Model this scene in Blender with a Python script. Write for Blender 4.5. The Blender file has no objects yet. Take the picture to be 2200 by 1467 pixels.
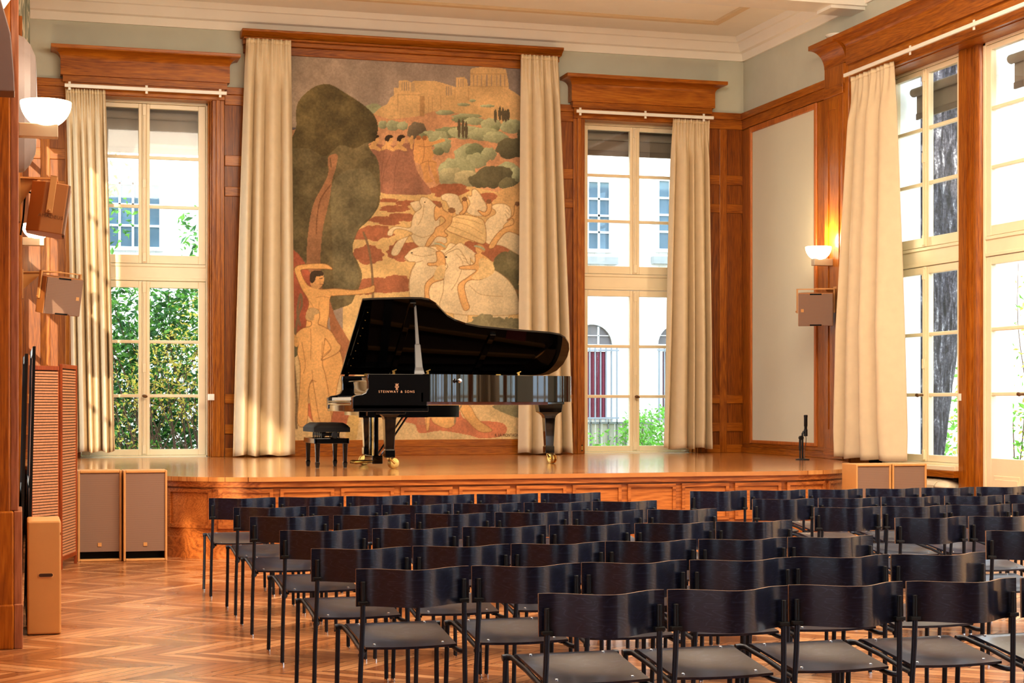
import bpy, bmesh, math, random
import numpy as np
from mathutils import Vector, Matrix
random.seed(7)
C = bpy.context.scene.collection
PI = math.pi
R = math.radians

# ------------------------------------------------------------------ survey of the hall (metres)
F, CX, YH = 3655.0, 1100.0, 868.0            # focal length, principal column, horizon (2200x1467 frame)
TH = math.atan(1060.0 / F); S_, C_ = math.sin(TH), math.cos(TH)
H = 1.53                                     # eye height
YB, XR, HS = 23.4, 10.38, 0.81               # back wall, right wall, stage height
YW, XW = YB + 0.25, XR + 0.25                # planes of the window sashes
def ray(u, v=YH):
    r = (u - CX) / F
    return S_ + r * C_, C_ - r * S_, (YH - v) / F
def xb(u, Y=YB):
    a, b, _ = ray(u); return Y * a / b
def zb(u, v, Y=YB):
    a, b, t = ray(u, v); return H + Y / b * t
def yr(u, X=XR):
    a, b, _ = ray(u); return X * b / a
def zr(u, v, X=XR):
    a, b, t = ray(u, v); return H + X / a * t

# ------------------------------------------------------------------ mesh building
class MB:
    def __init__(s): s.v = []; s.f = []; s.m = []
    def add(s, vs, fs, m=0):
        o = len(s.v); s.v += [tuple(p) for p in vs]
        s.f += [tuple(i + o for i in f) for f in fs]; s.m += [m] * len(fs); return s
    def box(s, x0, x1, y0, y1, z0, z1, m=0):
        if x0 > x1: x0, x1 = x1, x0
        if y0 > y1: y0, y1 = y1, y0
        if z0 > z1: z0, z1 = z1, z0
        vs = [(x0,y0,z0),(x1,y0,z0),(x1,y1,z0),(x0,y1,z0),(x0,y0,z1),(x1,y0,z1),(x1,y1,z1),(x0,y1,z1)]
        return s.add(vs, [(0,3,2,1),(4,5,6,7),(0,1,5,4),(1,2,6,5),(2,3,7,6),(3,0,4,7)], m)
    def obox(s, c, size, M=None, m=0):
        a, b, d = (q / 2 for q in size); M = M or Matrix.Identity(3); c = Vector(c)
        vs = [c + M @ Vector((i*a, j*b, k*d)) for k in (-1,1) for i, j in ((-1,-1),(1,-1),(1,1),(-1,1))]
        return s.add(vs, [(0,3,2,1),(4,5,6,7),(0,1,5,4),(1,2,6,5),(2,3,7,6),(3,0,4,7)], m)
    def prism(s, pts, axis, lo, hi, m=0):
        n = len(pts)
        def P(p, q): return {'x': (q, p[0], p[1]), 'y': (p[0], q, p[1]), 'z': (p[0], p[1], q)}[axis]
        vs = [P(p, lo) for p in pts] + [P(p, hi) for p in pts]
        fs = [tuple(range(n))[::-1], tuple(range(n, 2*n))] + [(i, (i+1) % n, n+(i+1) % n, n+i) for i in range(n)]
        return s.add(vs, fs, m)
    def lathe(s, prof, c=(0,0,0), seg=24, M=None, m=0, cap=True):
        M = M or Matrix.Identity(3); c = Vector(c); vs = []; fs = []
        for r, z in prof:
            for k in range(seg):
                a = 2*PI*k/seg; vs.append(c + M @ Vector((r*math.cos(a), r*math.sin(a), z)))
        for i in range(len(prof)-1):
            for k in range(seg):
                k2 = (k+1) % seg; fs.append((i*seg+k, i*seg+k2, (i+1)*seg+k2, (i+1)*seg+k))
        if cap:
            fs.append(tuple(range(seg))[::-1]); o = (len(prof)-1)*seg; fs.append(tuple(range(o, o+seg)))
        return s.add(vs, fs, m)
    def tube(s, path, r, seg=8, m=0, caps=True):
        P = [Vector(p) for p in path]; n = len(P); rs = r if isinstance(r, (list, tuple)) else [r]*n
        vs = []; fs = []; ref = None
        for i, p in enumerate(P):
            t = (P[min(i+1, n-1)] - P[max(i-1, 0)]).normalized()
            if ref is None:
                ref = Vector((0,0,1)) if abs(t.z) < .9 else Vector((1,0,0))
            a = t.cross(ref)
            if a.length < 1e-5: a = t.cross(Vector((0.3,1,0.1)))
            a.normalize(); b = a.cross(t).normalized(); ref = b
            for k in range(seg):
                w = 2*PI*k/seg; vs.append(p + a*(math.cos(w)*rs[i]) + b*(math.sin(w)*rs[i]))
        for i in range(n-1):
            for k in range(seg):
                k2 = (k+1) % seg; fs.append((i*seg+k, i*seg+k2, (i+1)*seg+k2, (i+1)*seg+k))
        if caps: fs += [tuple(range(seg))[::-1], tuple(range((n-1)*seg, n*seg))]
        return s.add(vs, fs, m)
    def grid(s, fn, nu, nv, m=0, flip=False):
        vs = [fn(i/nu, j/nv) for j in range(nv+1) for i in range(nu+1)]; w = nu+1
        fs = [((j*w+i), (j*w+i+1), ((j+1)*w+i+1), ((j+1)*w+i)) for j in range(nv) for i in range(nu)]
        if flip: fs = [f[::-1] for f in fs]
        return s.add(vs, fs, m)
    def sheet(s, fn, nu, nv, th, rim=1, m=0):
        G = [[Vector(fn(i/nu, j/nv)) for i in range(nu+1)] for j in range(nv+1)]; w = nu+1; vs = [[], []]
        for j in range(nv+1):
            for i in range(nu+1):
                du = G[j][min(i+1, nu)]-G[j][max(i-1, 0)]; dv = G[min(j+1, nv)][i]-G[max(j-1, 0)][i]; n = du.cross(dv).normalized()*th/2
                vs[0].append(G[j][i]+n); vs[1].append(G[j][i]-n)
        N = w*(nv+1); Q = [(j*w+i, j*w+i+1, (j+1)*w+i+1, (j+1)*w+i) for j in range(nv) for i in range(nu)]
        o = len(s.v); s.add(vs[0]+vs[1], Q+[tuple(N+k for k in f[::-1]) for f in Q], m)
        E = [(j*w, (j+1)*w) for j in range(nv)]+[(j*w+nu, (j+1)*w+nu) for j in range(nv)]+[(i, i+1) for i in range(nu)]+[(nv*w+i, nv*w+i+1) for i in range(nu)]
        s.f += [(a+o, b+o, b+o+N, a+o+N) for a, b in E]; s.m += [rim]*len(E); return s
    def bar(s, a, b, w, h, m=0, up=(0,0,1)):
        a, b = Vector(a), Vector(b); d = b - a; L = d.length; d.normalize(); u = Vector(up)
        x = d.cross(u)
        if x.length < 1e-4: x = d.cross(Vector((0,1,0)))
        x.normalize(); z = x.cross(d).normalized()
        M = Matrix((x, d, z)).transposed()
        return s.obox((a+b)/2, (w, L, h), M, m)
    def build(s, name, mats, parent=None, smooth=None, bevel=0, solid=0, sub=0, world=True):
        me = bpy.data.meshes.new(name)
        off = OFF.get(parent.name, (0,0,0)) if (parent is not None and world) else (0,0,0)
        vs = [(p[0]-off[0], p[1]-off[1], p[2]-off[2]) for p in s.v]
        me.from_pydata(vs, [], s.f)
        mats = mats if isinstance(mats, (list, tuple)) else [mats]
        for q in mats: me.materials.append(q)
        if len(mats) > 1: me.polygons.foreach_set('material_index', s.m)
        if bevel == 0 and len(s.f) < 60000:
            bm = bmesh.new(); bm.from_mesh(me); bmesh.ops.recalc_face_normals(bm, faces=bm.faces); bm.to_mesh(me); bm.free()
        if smooth:
            me.polygons.foreach_set('use_smooth', [True]*len(me.polygons)); me.set_sharp_from_angle(angle=R(smooth))
        me.update()
        o = bpy.data.objects.new(name, me); C.objects.link(o)
        if parent is not None:
            o.parent = parent; OFF[o.name] = off
        if solid:
            q = o.modifiers.new('thick', 'SOLIDIFY'); q.thickness = solid; q.offset = 0
        if sub:
            q = o.modifiers.new('sub', 'SUBSURF'); q.levels = sub; q.render_levels = sub
        if bevel:
            q = o.modifiers.new('bevel', 'BEVEL'); q.width = bevel; q.segments = 2; q.limit_method = 'ANGLE'; q.angle_limit = R(35)
        return o
OFF = {}
def tag(o, label=None, cat=None, group=None, kind=None):
    if label: o['label'] = label
    if cat: o['category'] = cat
    if group: o['group'] = group
    if kind: o['kind'] = kind
    return o
def thing(name, label, cat, loc=(0,0,0), group=None, kind=None):
    o = bpy.data.objects.new(name, None); C.objects.link(o); o.location = loc; o.empty_display_size = .1
    OFF[o.name] = tuple(loc); return tag(o, label, cat, group, kind)
def struct(name, mb, mats, **k):
    return tag(mb.build(name, mats, **k), kind='structure')
def dup(root, loc, rotz=0, label=None, group=None):
    r = root.copy(); C.objects.link(r); r.location = loc; r.rotation_euler = (0, 0, rotz)
    if label: r['label'] = label
    if group: r['group'] = group
    for ch in list(root.children):
        c = ch.copy(); C.objects.link(c); c.parent = r
        for g in list(ch.children):
            d = g.copy(); C.objects.link(d); d.parent = c
    return r
def text_obj(name, body, size, mat, M, parent, extrude=.001, align='CENTER', sx=1.0, spacing=1.0):
    cu = bpy.data.curves.new(name, 'FONT'); cu.body = body; cu.size = size; cu.extrude = extrude
    cu.align_x = align; cu.align_y = 'CENTER'; cu.space_character = spacing
    t = bpy.data.objects.new(name + '_tmp', cu); C.objects.link(t)
    dg = bpy.context.evaluated_depsgraph_get()
    me = bpy.data.meshes.new_from_object(t.evaluated_get(dg)); bpy.data.objects.remove(t); bpy.data.curves.remove(cu)
    me.transform(Matrix.Diagonal((sx, 1, 1, 1))); me.transform(M)
    off = OFF.get(parent.name, (0,0,0)); me.transform(Matrix.Translation((-off[0], -off[1], -off[2])))
    me.materials.clear(); me.materials.append(mat)
    o = bpy.data.objects.new(name, me); C.objects.link(o); o.parent = parent; OFF[o.name] = off
    return o
def spline(pts, n=8, closed=False):
    P = [Vector(p) for p in pts]; L = len(P); out = []
    rng = range(L) if closed else range(L-1)
    for i in rng:
        if closed: a, b, c, d = P[i-1], P[i], P[(i+1) % L], P[(i+2) % L]
        else: a, b, c, d = P[max(i-1,0)], P[i], P[i+1], P[min(i+2, L-1)]
        for k in range(n):
            t = k/n; out.append(.5*((2*b) + (c-a)*t + (2*a-5*b+4*c-d)*t*t + (3*b-a-3*c+d)*t**3))
    if not closed: out.append(P[-1])
    return out

# ------------------------------------------------------------------ materials
def lin(c): return tuple((x/255/12.92 if x/255 <= .04045 else ((x/255+.055)/1.055)**2.4) for x in c)
def rgba(c): return (*lin(c), 1.0)
class NT:
    def __init__(s, name):
        s.mat = bpy.data.materials.new(name); s.mat.use_nodes = True; s.t = s.mat.node_tree; s.t.nodes.clear()
        s.out = s.t.nodes.new('ShaderNodeOutputMaterial')
    def n(s, typ, ins=None, **props):
        nd = s.t.nodes.new('ShaderNode' + typ)
        for k, v in props.items(): setattr(nd, k, v)
        for k, v in (ins or {}).items():
            if isinstance(v, tuple) and len(v) == 2 and hasattr(v[0], 'outputs'): s.t.links.new(v[0].outputs[v[1]], nd.inputs[k])
            elif hasattr(v, 'outputs'): s.t.links.new(v.outputs[0], nd.inputs[k])
            else: nd.inputs[k].default_value = v
        return nd
    def math(s, op, a, b=0.0, c=None):
        d = {0: a, 1: b}
        if c is not None: d[2] = c
        return s.n('Math', d, operation=op)
    def ramp(s, fac, stops, interp='LINEAR'):
        nd = s.n('ValToRGB', {'Fac': fac}); e = nd.color_ramp.elements; nd.color_ramp.interpolation = interp
        while len(e) < len(stops): e.new(.5)
        for q, (p, c) in zip(e, stops): q.position = p; q.color = (*c, 1) if len(c) == 3 else c
        return nd
    def bsdf(s, **k):
        names = {'col': 'Base Color', 'rough': 'Roughness', 'metal': 'Metallic', 'spec': 'Specular IOR Level', 'coat': 'Coat Weight',
                 'coatr': 'Coat Roughness', 'normal': 'Normal', 'emit': 'Emission Color', 'emits': 'Emission Strength', 'sheen': 'Sheen Weight', 'sub': 'Subsurface Weight', 'trans': 'Transmission Weight'}
        b = s.n('BsdfPrincipled', {names[q]: v for q, v in k.items()})
        s.t.links.new(b.outputs[0], s.out.inputs[0]); return b
def plain(name, c, rough=.5, metal=0, spec=.5, coat=0, var=.06, scale=6, bump=0, coatr=.05):
    """a plain surface with a slight procedural variation of tone"""
    m = NT(name); co = m.n('TexCoord')
    nz = m.n('TexNoise', {'Vector': (co, 'Object'), 'Scale': scale, 'Detail': 4.0})
    c = lin(c); lo = tuple(x*(1-var) for x in c); hi = tuple(min(1, x*(1+var)) for x in c)
    k = dict(col=m.ramp((nz, 'Fac'), [(.3, lo), (.7, hi)]), rough=rough, metal=metal, spec=spec, coat=coat, coatr=coatr)
    if bump:
        nb = m.n('TexNoise', {'Vector': (co, 'Object'), 'Scale': scale*12, 'Detail': 3.0})
        k['normal'] = m.n('Bump', {'Height': (nb, 'Fac'), 'Strength': bump, 'Distance': .01})
    m.bsdf(**k); return m.mat
def emit(name, c, s):
    m = NT(name); e = m.n('Emission', {'Color': rgba(c), 'Strength': s}); m.t.links.new(e.outputs[0], m.out.inputs[0]); return m.mat
def wood(name, lo, mid, hi, axis='z', rough=.32, fine=1.0, coat=.15, figure=.5):
    """oak: stretched fibres plus slow cathedral figure, grain running along one axis"""
    m = NT(name); co = m.n('TexCoord')
    st = {'x': (.35, 6, 6), 'y': (6, .35, 6), 'z': (6, 6, .35)}[axis]
    mp = m.n('Mapping', {'Vector': (co, 'Object'), 'Scale': tuple(q*fine*1.6 for q in st)})
    n1 = m.n('TexNoise', {'Vector': mp, 'Scale': 9.0, 'Detail': 5.0, 'Roughness': .6})
    n0 = m.n('TexNoise', {'Vector': mp, 'Scale': .55, 'Detail': 2.0})
    st2 = {'x': (.16, 2.4, 2.4), 'y': (2.4, .16, 2.4), 'z': (2.4, 2.4, .16)}[axis]
    mp2 = m.n('Mapping', {'Vector': (co, 'Object'), 'Scale': tuple(q*fine for q in st2)})
    n2 = m.n('TexNoise', {'Vector': mp2, 'Scale': 1.2, 'Detail': 1.5})
    rings = m.math('FRACT', m.math('MULTIPLY', (n2, 'Fac'), 30.0))
    rings = m.math('ABSOLUTE', m.math('SUBTRACT', rings, .5))
    f = m.math('ADD', m.math('MULTIPLY', (n1, 'Fac'), .55), m.math('MULTIPLY', rings, figure*.34))
    f = m.math('ADD', f, m.math('MULTIPLY', (n0, 'Fac'), .35))
    r = m.ramp(f, [(.34, lin(lo)), (.55, lin(mid)), (.8, lin(hi))])
    b = m.n('Bump', {'Height': (n1, 'Fac'), 'Strength': .04, 'Distance': .01})
    m.bsdf(col=r, rough=rough, spec=.35, coat=coat*.5, coatr=.15, normal=b); return m.mat
OAK = ((124, 62, 8), (176, 104, 22), (206, 140, 46))
M_woodV = wood('oak upright', *OAK, axis='z')
M_woodX = wood('oak lengthwise', *OAK, axis='x')
M_woodY = wood('oak along the side wall', *OAK, axis='y')
OAKP = ((100, 48, 6), (148, 82, 16), (178, 108, 30))
M_panelV = wood('oak panel', *OAKP, axis='z', rough=.38, figure=.8)
M_stagewood = wood('oak stage front', (126, 68, 28), (180, 108, 50), (204, 138, 74), axis='x', rough=.4, figure=.9)
M_cream = plain('cream gloss paint', (248, 230, 194), .35, var=.03, scale=3)
M_plaster = plain('grey green plaster', (206, 204, 184), .8, var=.04, scale=2)
M_ceil = plain('cream ceiling plaster', (250, 242, 226), .8, var=.02, scale=2)
M_white = plain('white enamel', (240, 234, 220), .35, var=.02)
M_board = plain('off-white board', (222, 216, 192), .6, var=.02, scale=1.5)
M_curtain = plain('cream curtain cloth', (222, 200, 164), .75, var=.03, scale=9, bump=.05)
M_tan = plain('tan lacquer', (206, 152, 92), .45, var=.03)
M_tan2 = plain('brown lacquer', (176, 116, 62), .5, var=.03)
M_black = plain('black piano lacquer', (9, 8, 8), .05, spec=.6, coat=.6, var=.1, coatr=.03)
M_blackm = plain('black satin metal', (24, 26, 30), .4, var=.1)
M_blackp = plain('black plastic', (16, 16, 17), .45, var=.1)
M_leather = plain('black leather', (15, 12, 10), .55, spec=.3, var=.15, scale=30, bump=.1)
M_brass = plain('polished brass', (206, 164, 92), .22, metal=1, var=.05)
M_gold = plain('bronzed iron plate', (150, 100, 50), .35, metal=.7, var=.05); M_plate = plain('dark soundboard and strings', (44, 27, 18), .5, var=.1)
M_goldtext = plain('gilt lettering', (214, 166, 130), .4, metal=.2, var=.03)
M_chrome = plain('bright steel', (220, 220, 222), .18, metal=1, var=.03)
M_ivory = plain('ivory key tops', (240, 226, 200), .25, var=.02)
M_felt = plain('red felt', (96, 20, 22), .9)
M_dark = plain('dark gap', (14, 11, 9), .9)
def stripe_cloth(name, c1, c2, scale, axis='z', rough=.85):
    m = NT(name); co = m.n('TexCoord')
    w = m.n('TexWave', {'Vector': (co, 'Object'), 'Scale': scale, 'Distortion': .6, 'Detail': 2.0}, wave_type='BANDS', bands_direction=axis.upper())
    m.bsdf(col=m.ramp((w, 'Fac'), [(.2, lin(c1)), (.8, lin(c2))]), rough=rough); return m.mat
M_grille = stripe_cloth('brown grille cloth', (134, 104, 86), (150, 120, 100), 34)
def glass(name):
    m = NT(name); fr = m.n('LayerWeight', {'Blend': .5})
    k = m.math('ADD', m.math('MULTIPLY', m.math('POWER', (fr, 'Facing'), 5.0), .8), .035)
    a = m.n('BsdfTransparent', {'Color': (.96, .98, .98, 1)}); b = m.n('BsdfGlossy', {'Roughness': .02})
    x = m.n('MixShader', {0: k, 1: a, 2: b}); m.t.links.new(x.outputs[0], m.out.inputs[0]); return m.mat
M_glass = glass('window glass')

def parquet():
    m = NT('chevron oak parquet'); g = m.n('NewGeometry'); p = m.n('SeparateXYZ', {0: (g, 'Position')})
    W, B = .46, .125
    ys = m.math('DIVIDE', (p, 'Y'), W); st = m.math('FLOOR', ys); fy = m.math('FRACT', ys); yy = m.math('MULTIPLY', fy, W)
    odd = m.math('MODULO', m.math('ADD', st, 100.0), 2.0)
    up = m.math('MULTIPLY', yy, m.math('SUBTRACT', 1.0, odd)); dn = m.math('MULTIPLY', m.math('SUBTRACT', W, yy), odd)
    t = m.math('ADD', (p, 'X'), m.math('ADD', up, dn))
    tb = m.math('DIVIDE', t, B); bi = m.math('FLOOR', tb); fb = m.math('FRACT', tb)
    wn = m.n('TexWhiteNoise', {'Vector': m.n('CombineXYZ', {0: bi, 1: st})}, noise_dimensions='2D')
    al = m.math('SUBTRACT', (p, 'X'), m.math('SUBTRACT', up, dn))
    gv = m.n('CombineXYZ', {0: m.math('MULTIPLY', t, 60.0), 1: m.math('MULTIPLY', al, 3.0), 2: m.math('MULTIPLY', (wn, 'Value'), 40.0)})
    gr = m.n('TexNoise', {'Vector': gv, 'Scale': 1.0, 'Detail': 4.0})
    f = m.math('ADD', m.math('MULTIPLY', (wn, 'Value'), .55), m.math('MULTIPLY', (gr, 'Fac'), .45))
    col = m.ramp(f, [(.15, lin((136, 84, 48))), (.5, lin((178, 122, 78))), (.9, lin((214, 166, 120)))])
    e1 = m.math('MINIMUM', fb, m.math('SUBTRACT', 1.0, fb)); e2 = m.math('MINIMUM', fy, m.math('SUBTRACT', 1.0, fy))
    s1 = m.math('GREATER_THAN', e1, .045); s2 = m.math('GREATER_THAN', e2, .01)
    seam = m.math('MULTIPLY', s1, s2)
    mix = m.n('MixRGB', {0: seam, 1: rgba((92, 48, 22)), 2: col})
    lw = m.n('TexNoise', {'Vector': (g, 'Position'), 'Scale': 1.1, 'Detail': 3.0})
    ro = m.ramp((lw, 'Fac'), [(.35, (.2,)*3), (.65, (.36,)*3)])
    bp = m.n('Bump', {'Height': m.math('ADD', m.math('MULTIPLY', seam, .5), m.math('MULTIPLY', (wn, 'Value'), .25)), 'Strength': .12, 'Distance': .004})
    m.bsdf(col=mix, rough=ro, coat=.2, coatr=.12, normal=bp); return m.mat
def stage_boards():
    m = NT('stage floor boards'); g = m.n('NewGeometry'); p = m.n('SeparateXYZ', {0: (g, 'Position')})
    B = .075; yb = m.math('DIVIDE', (p, 'Y'), B); bi = m.math('FLOOR', yb); fb = m.math('FRACT', yb)
    w0 = m.n('TexWhiteNoise', {'W': bi}, noise_dimensions='1D')
    xs = m.math('DIVIDE', m.math('ADD', (p, 'X'), m.math('MULTIPLY', (w0, 'Value'), 7.0)), 1.6); xi = m.math('FLOOR', xs)
    wn = m.n('TexWhiteNoise', {'Vector': m.n('CombineXYZ', {0: bi, 1: xi})}, noise_dimensions='2D')
    gv = m.n('CombineXYZ', {0: m.math('MULTIPLY', (p, 'X'), 2.0), 1: m.math('MULTIPLY', (p, 'Y'), 60.0), 2: m.math('MULTIPLY', (wn, 'Value'), 30.0)})
    gr = m.n('TexNoise', {'Vector': gv, 'Scale': 1.0, 'Detail': 4.0})
    f = m.math('ADD', m.math('MULTIPLY', (wn, 'Value'), .5), m.math('MULTIPLY', (gr, 'Fac'), .5))
    col = m.ramp(f, [(.2, lin((158, 100, 52))), (.55, lin((188, 128, 72))), (.9, lin((212, 158, 98)))])
    seam = m.math('GREATER_THAN', fb, .035)
    mix = m.n('MixRGB', {0: seam, 1: rgba((112, 64, 30)), 2: col})
    bp = m.n('Bump', {'Height': m.math('ADD', seam, (wn, 'Value')), 'Strength': .05, 'Distance': .003})
    m.bsdf(col=mix, rough=.2, coat=.35, coatr=.08, normal=bp); return m.mat
M_floor = parquet(); M_stagefloor = stage_boards()
def ply_black(name='black stained plywood', ct=.8):
    m = NT(name); co = m.n('TexCoord')
    mp = m.n('Mapping', {'Vector': (co, 'Object'), 'Scale': (1.2, 3.0, 9.0)})
    n = m.n('TexNoise', {'Vector': mp, 'Scale': 2.0, 'Detail': 2.0, 'Distortion': .8})
    rings = m.math('ABSOLUTE', m.math('SUBTRACT', m.math('FRACT', m.math('MULTIPLY', (n, 'Fac'), 12.0)), .5))
    col = m.ramp(rings, [(0.0, lin((46, 50, 70))), (.08, lin((22, 26, 48))), (.5, lin((13, 16, 36)))])
    m.bsdf(col=col, rough=.28, spec=.5, coat=ct, coatr=.12); return m.mat
M_ply = ply_black(); M_seat = ply_black('worn black seat plywood', .3)
M_plyedge = plain('worn plywood edge', (150, 120, 96), .6, var=.25, scale=60)
M_steel = plain('dark grey tube steel', (44, 50, 62), .36, metal=.55, var=.08)
WORLD, A1, A2, A3, SUN, EXPO, GAM = 5.2, 320, 560, 1100, 4.8, 0.02, 0.87
# ------------------------------------------------------------------ room shell
Z_CAP, Z_TOP, Z_C = 5.85, 5.68, 6.95
WL, WR = (0.756, 2.527), (7.86, 9.62)            # window openings in the back wall
WCX = [(a+b)/2 for a, b in (WL, WR)]
RW = [(17.62, 19.39), (15.43, 17.2), (12.6, 14.4), (10.4, 12.2), (6.9, 9.6), (3.9, 6.5), (-2.5, 3.4)]   # openings in the right wall
LW = [(20.75, 22.9), (17.3, 19.2), (12.6, 14.8), (1.2, 4.4)]                                  # unseen openings in the left wall, laid out for the sun streaks
b = MB().box(-1.4, 11.4, -3.2, YB+.5, -.2, 0); struct('floor', b, M_floor)
b = MB().box(-1.4, 11, -3.2, YB+.5, Z_C, Z_C+.2); struct('ceiling', b, M_ceil)

b = MB(); x = [-.6, WL[0], WL[1], WR[0], WR[1], 11]
for i in (0, 2, 4): b.box(x[i], x[i+1], YB, YB+.5, 0, Z_TOP)
for i in (1, 3): b.box(x[i], x[i+1], YB, YB+.5, 0, HS)
b.box(-.6, 11, YB, YB+.5, Z_TOP, Z_C); struct('wall_back', b, M_plaster)

b = MB(); ys = [YB] + [q for w in RW for q in (w[1], w[0])] + [-3]
for i in range(0, len(ys), 2):
    xf = XR if i != 2 else XR + .34
    b.box(xf, XR+.5, ys[i+1], ys[i], 0, Z_TOP)
b.box(XR, XR+.5, -3, YB, Z_TOP, Z_C); b.box(XR+.36, XR+.5, RW[0][0], RW[0][1], 0, .78)
struct('wall_right', b, M_plaster)
def lwx(w): return 0.0 if w[0] > 11 else -1.25            # the hall widens to the left on the camera's side of the pilaster
b = MB()
for grp, lo_, hi_, xx in (([w for w in LW if w[0] > 11], 11.3, YB, 0.0), ([w for w in LW if w[0] < 11], -3, 11.3, -1.25)):
    ys = [hi_] + [q for w in grp for q in (w[1], w[0])] + [lo_]
    for i in range(0, len(ys), 2): b.box(xx-.05, xx, ys[i+1], ys[i], 0, Z_TOP)
    for w in grp: b.box(xx-.05, xx, w[0], w[1], 0, .7)
    b.box(xx-.05, xx, lo_, hi_, Z_TOP, Z_C)
b.box(-1.3, -.05, 11.3, 11.4, 0, Z_C); struct('wall_left', b, M_woodV)
b = MB().box(-1.3, 11, -3.2, -3, 0, Z_C); struct('wall_rear', b, plain('dark unseen wall', (58, 50, 50), .7))  # unseen end wall, added to shut out the sun and keep reflections dark
# bars of unseen left windows, added to throw slanting shadows on the far wall
n = 5
for w in LW:
    b = MB(); cy = (w[0]+w[1])/2; X0 = lwx(w)-.03
    for y in (w[0]+.05, cy-.03, w[1]-.05): b.box(X0-.03, X0+.03, y-.05, y+.05, .7, Z_TOP)
    b.box(X0-.03, X0+.03, w[0], w[1], 3.1, 3.55); b.box(X0-.03, X0+.03, w[0], w[1], 5.56, Z_TOP); b.box(X0-.03, X0+.03, w[0], w[1], .7, .9)
    for z in (1.64, 2.38, 4.22, 4.89): b.box(X0-.02, X0+.02, w[0], w[1], z-.025, z+.025)
    struct('window_%d' % n, b, M_cream); n += 1

for w in RW[2:]:                                            # further windows of the right wall, unseen, added for daylight and reflections
    b = MB(); cy = (w[0]+w[1])/2; k = max(2, round((w[1]-w[0])/.9)); X0 = XR+.25
    for i in range(k+1): y = w[0]+(w[1]-w[0])*i/k; b.box(X0-.04, X0+.04, y-.05, y+.05, 0, Z_TOP)
    b.box(X0-.03, X0+.03, w[0], w[1], 3.1, 3.55); b.box(X0-.03, X0+.03, w[0], w[1], 5.5, Z_TOP); b.box(X0-.03, X0+.03, w[0], w[1], 0, .9)
    for z in (1.64, 2.38, 4.22, 4.89): b.box(X0-.02, X0+.02, w[0], w[1], z-.025, z+.025)
    struct('window_%d' % n, b, M_cream); n += 1

# plaster cornice under the ceiling, moulding strip and beam
prof = [(0, 6.63), (.03, 6.63), (.05, 6.735), (.10, 6.75), (.16, 6.865), (.19, 6.875), (.22, Z_C), (0, Z_C)]
b = MB(); b.prism([(YB-d, z) for d, z in prof], 'x', 0, XR); struct('trim_1', b, M_ceil)
b = MB(); b.prism([(XR-d, z) for d, z in prof], 'y', -3, YB); struct('trim_2', b, M_ceil)
b = MB()
for (y0, y1) in ((20.6, 22.42),):
    b.box(.9, 9.55, y1-.1, y1, Z_C-.035, Z_C); b.box(9.45, 9.55, y0, y1-.1, Z_C-.035, Z_C); b.box(.9, 1.0, y0, y1-.1, Z_C-.035, Z_C)
struct('trim_3', b, plain('buff moulding', (232, 208, 170), .8, var=.02))
b = MB(); b.box(0, XR, 19.55, 20.05, 6.6, Z_C); b.box(9.9, XR, 19.6, 20.0, 6.56, 6.6)
struct('trim_4', b, M_white)

# oak wainscot of the back wall
def wains(name, x0, x1, stiles=(), top=True):
    f = YB
    v = MB().box(x0, x1, f-.012, f, HS, Z_CAP-.02)
    o = struct(name, v, M_panelV)
    h = MB()
    h.box(x0, x1, f-.06, f, Z_CAP-.10, Z_CAP); h.box(x0, x1, f-.04, f, Z_CAP-.24, Z_CAP-.10)
    for a, c in ((4.925, 4.78), (4.497, 4.366), (1.668, 1.537), (1.254, 1.123), (.93, .81)): h.box(x0, x1, f-.032, f-.012, c, a)
    h.build('rails', M_woodX, o, bevel=.006)
    if stiles:
        s = MB()
        for a, c in stiles: s.box(a, c, f-.034, f-.012, HS, Z_CAP-.24)
        s.build('stiles', M_woodV, o, bevel=.006)
wains('trim_5', 0, .60, [(0, .05), (.28, .40)]); wains('trim_6', 2.70, 2.97); wains('trim_7', 7.43, 7.70); wains('trim_8', 9.78, XR, [(9.98, 10.10)])

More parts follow.
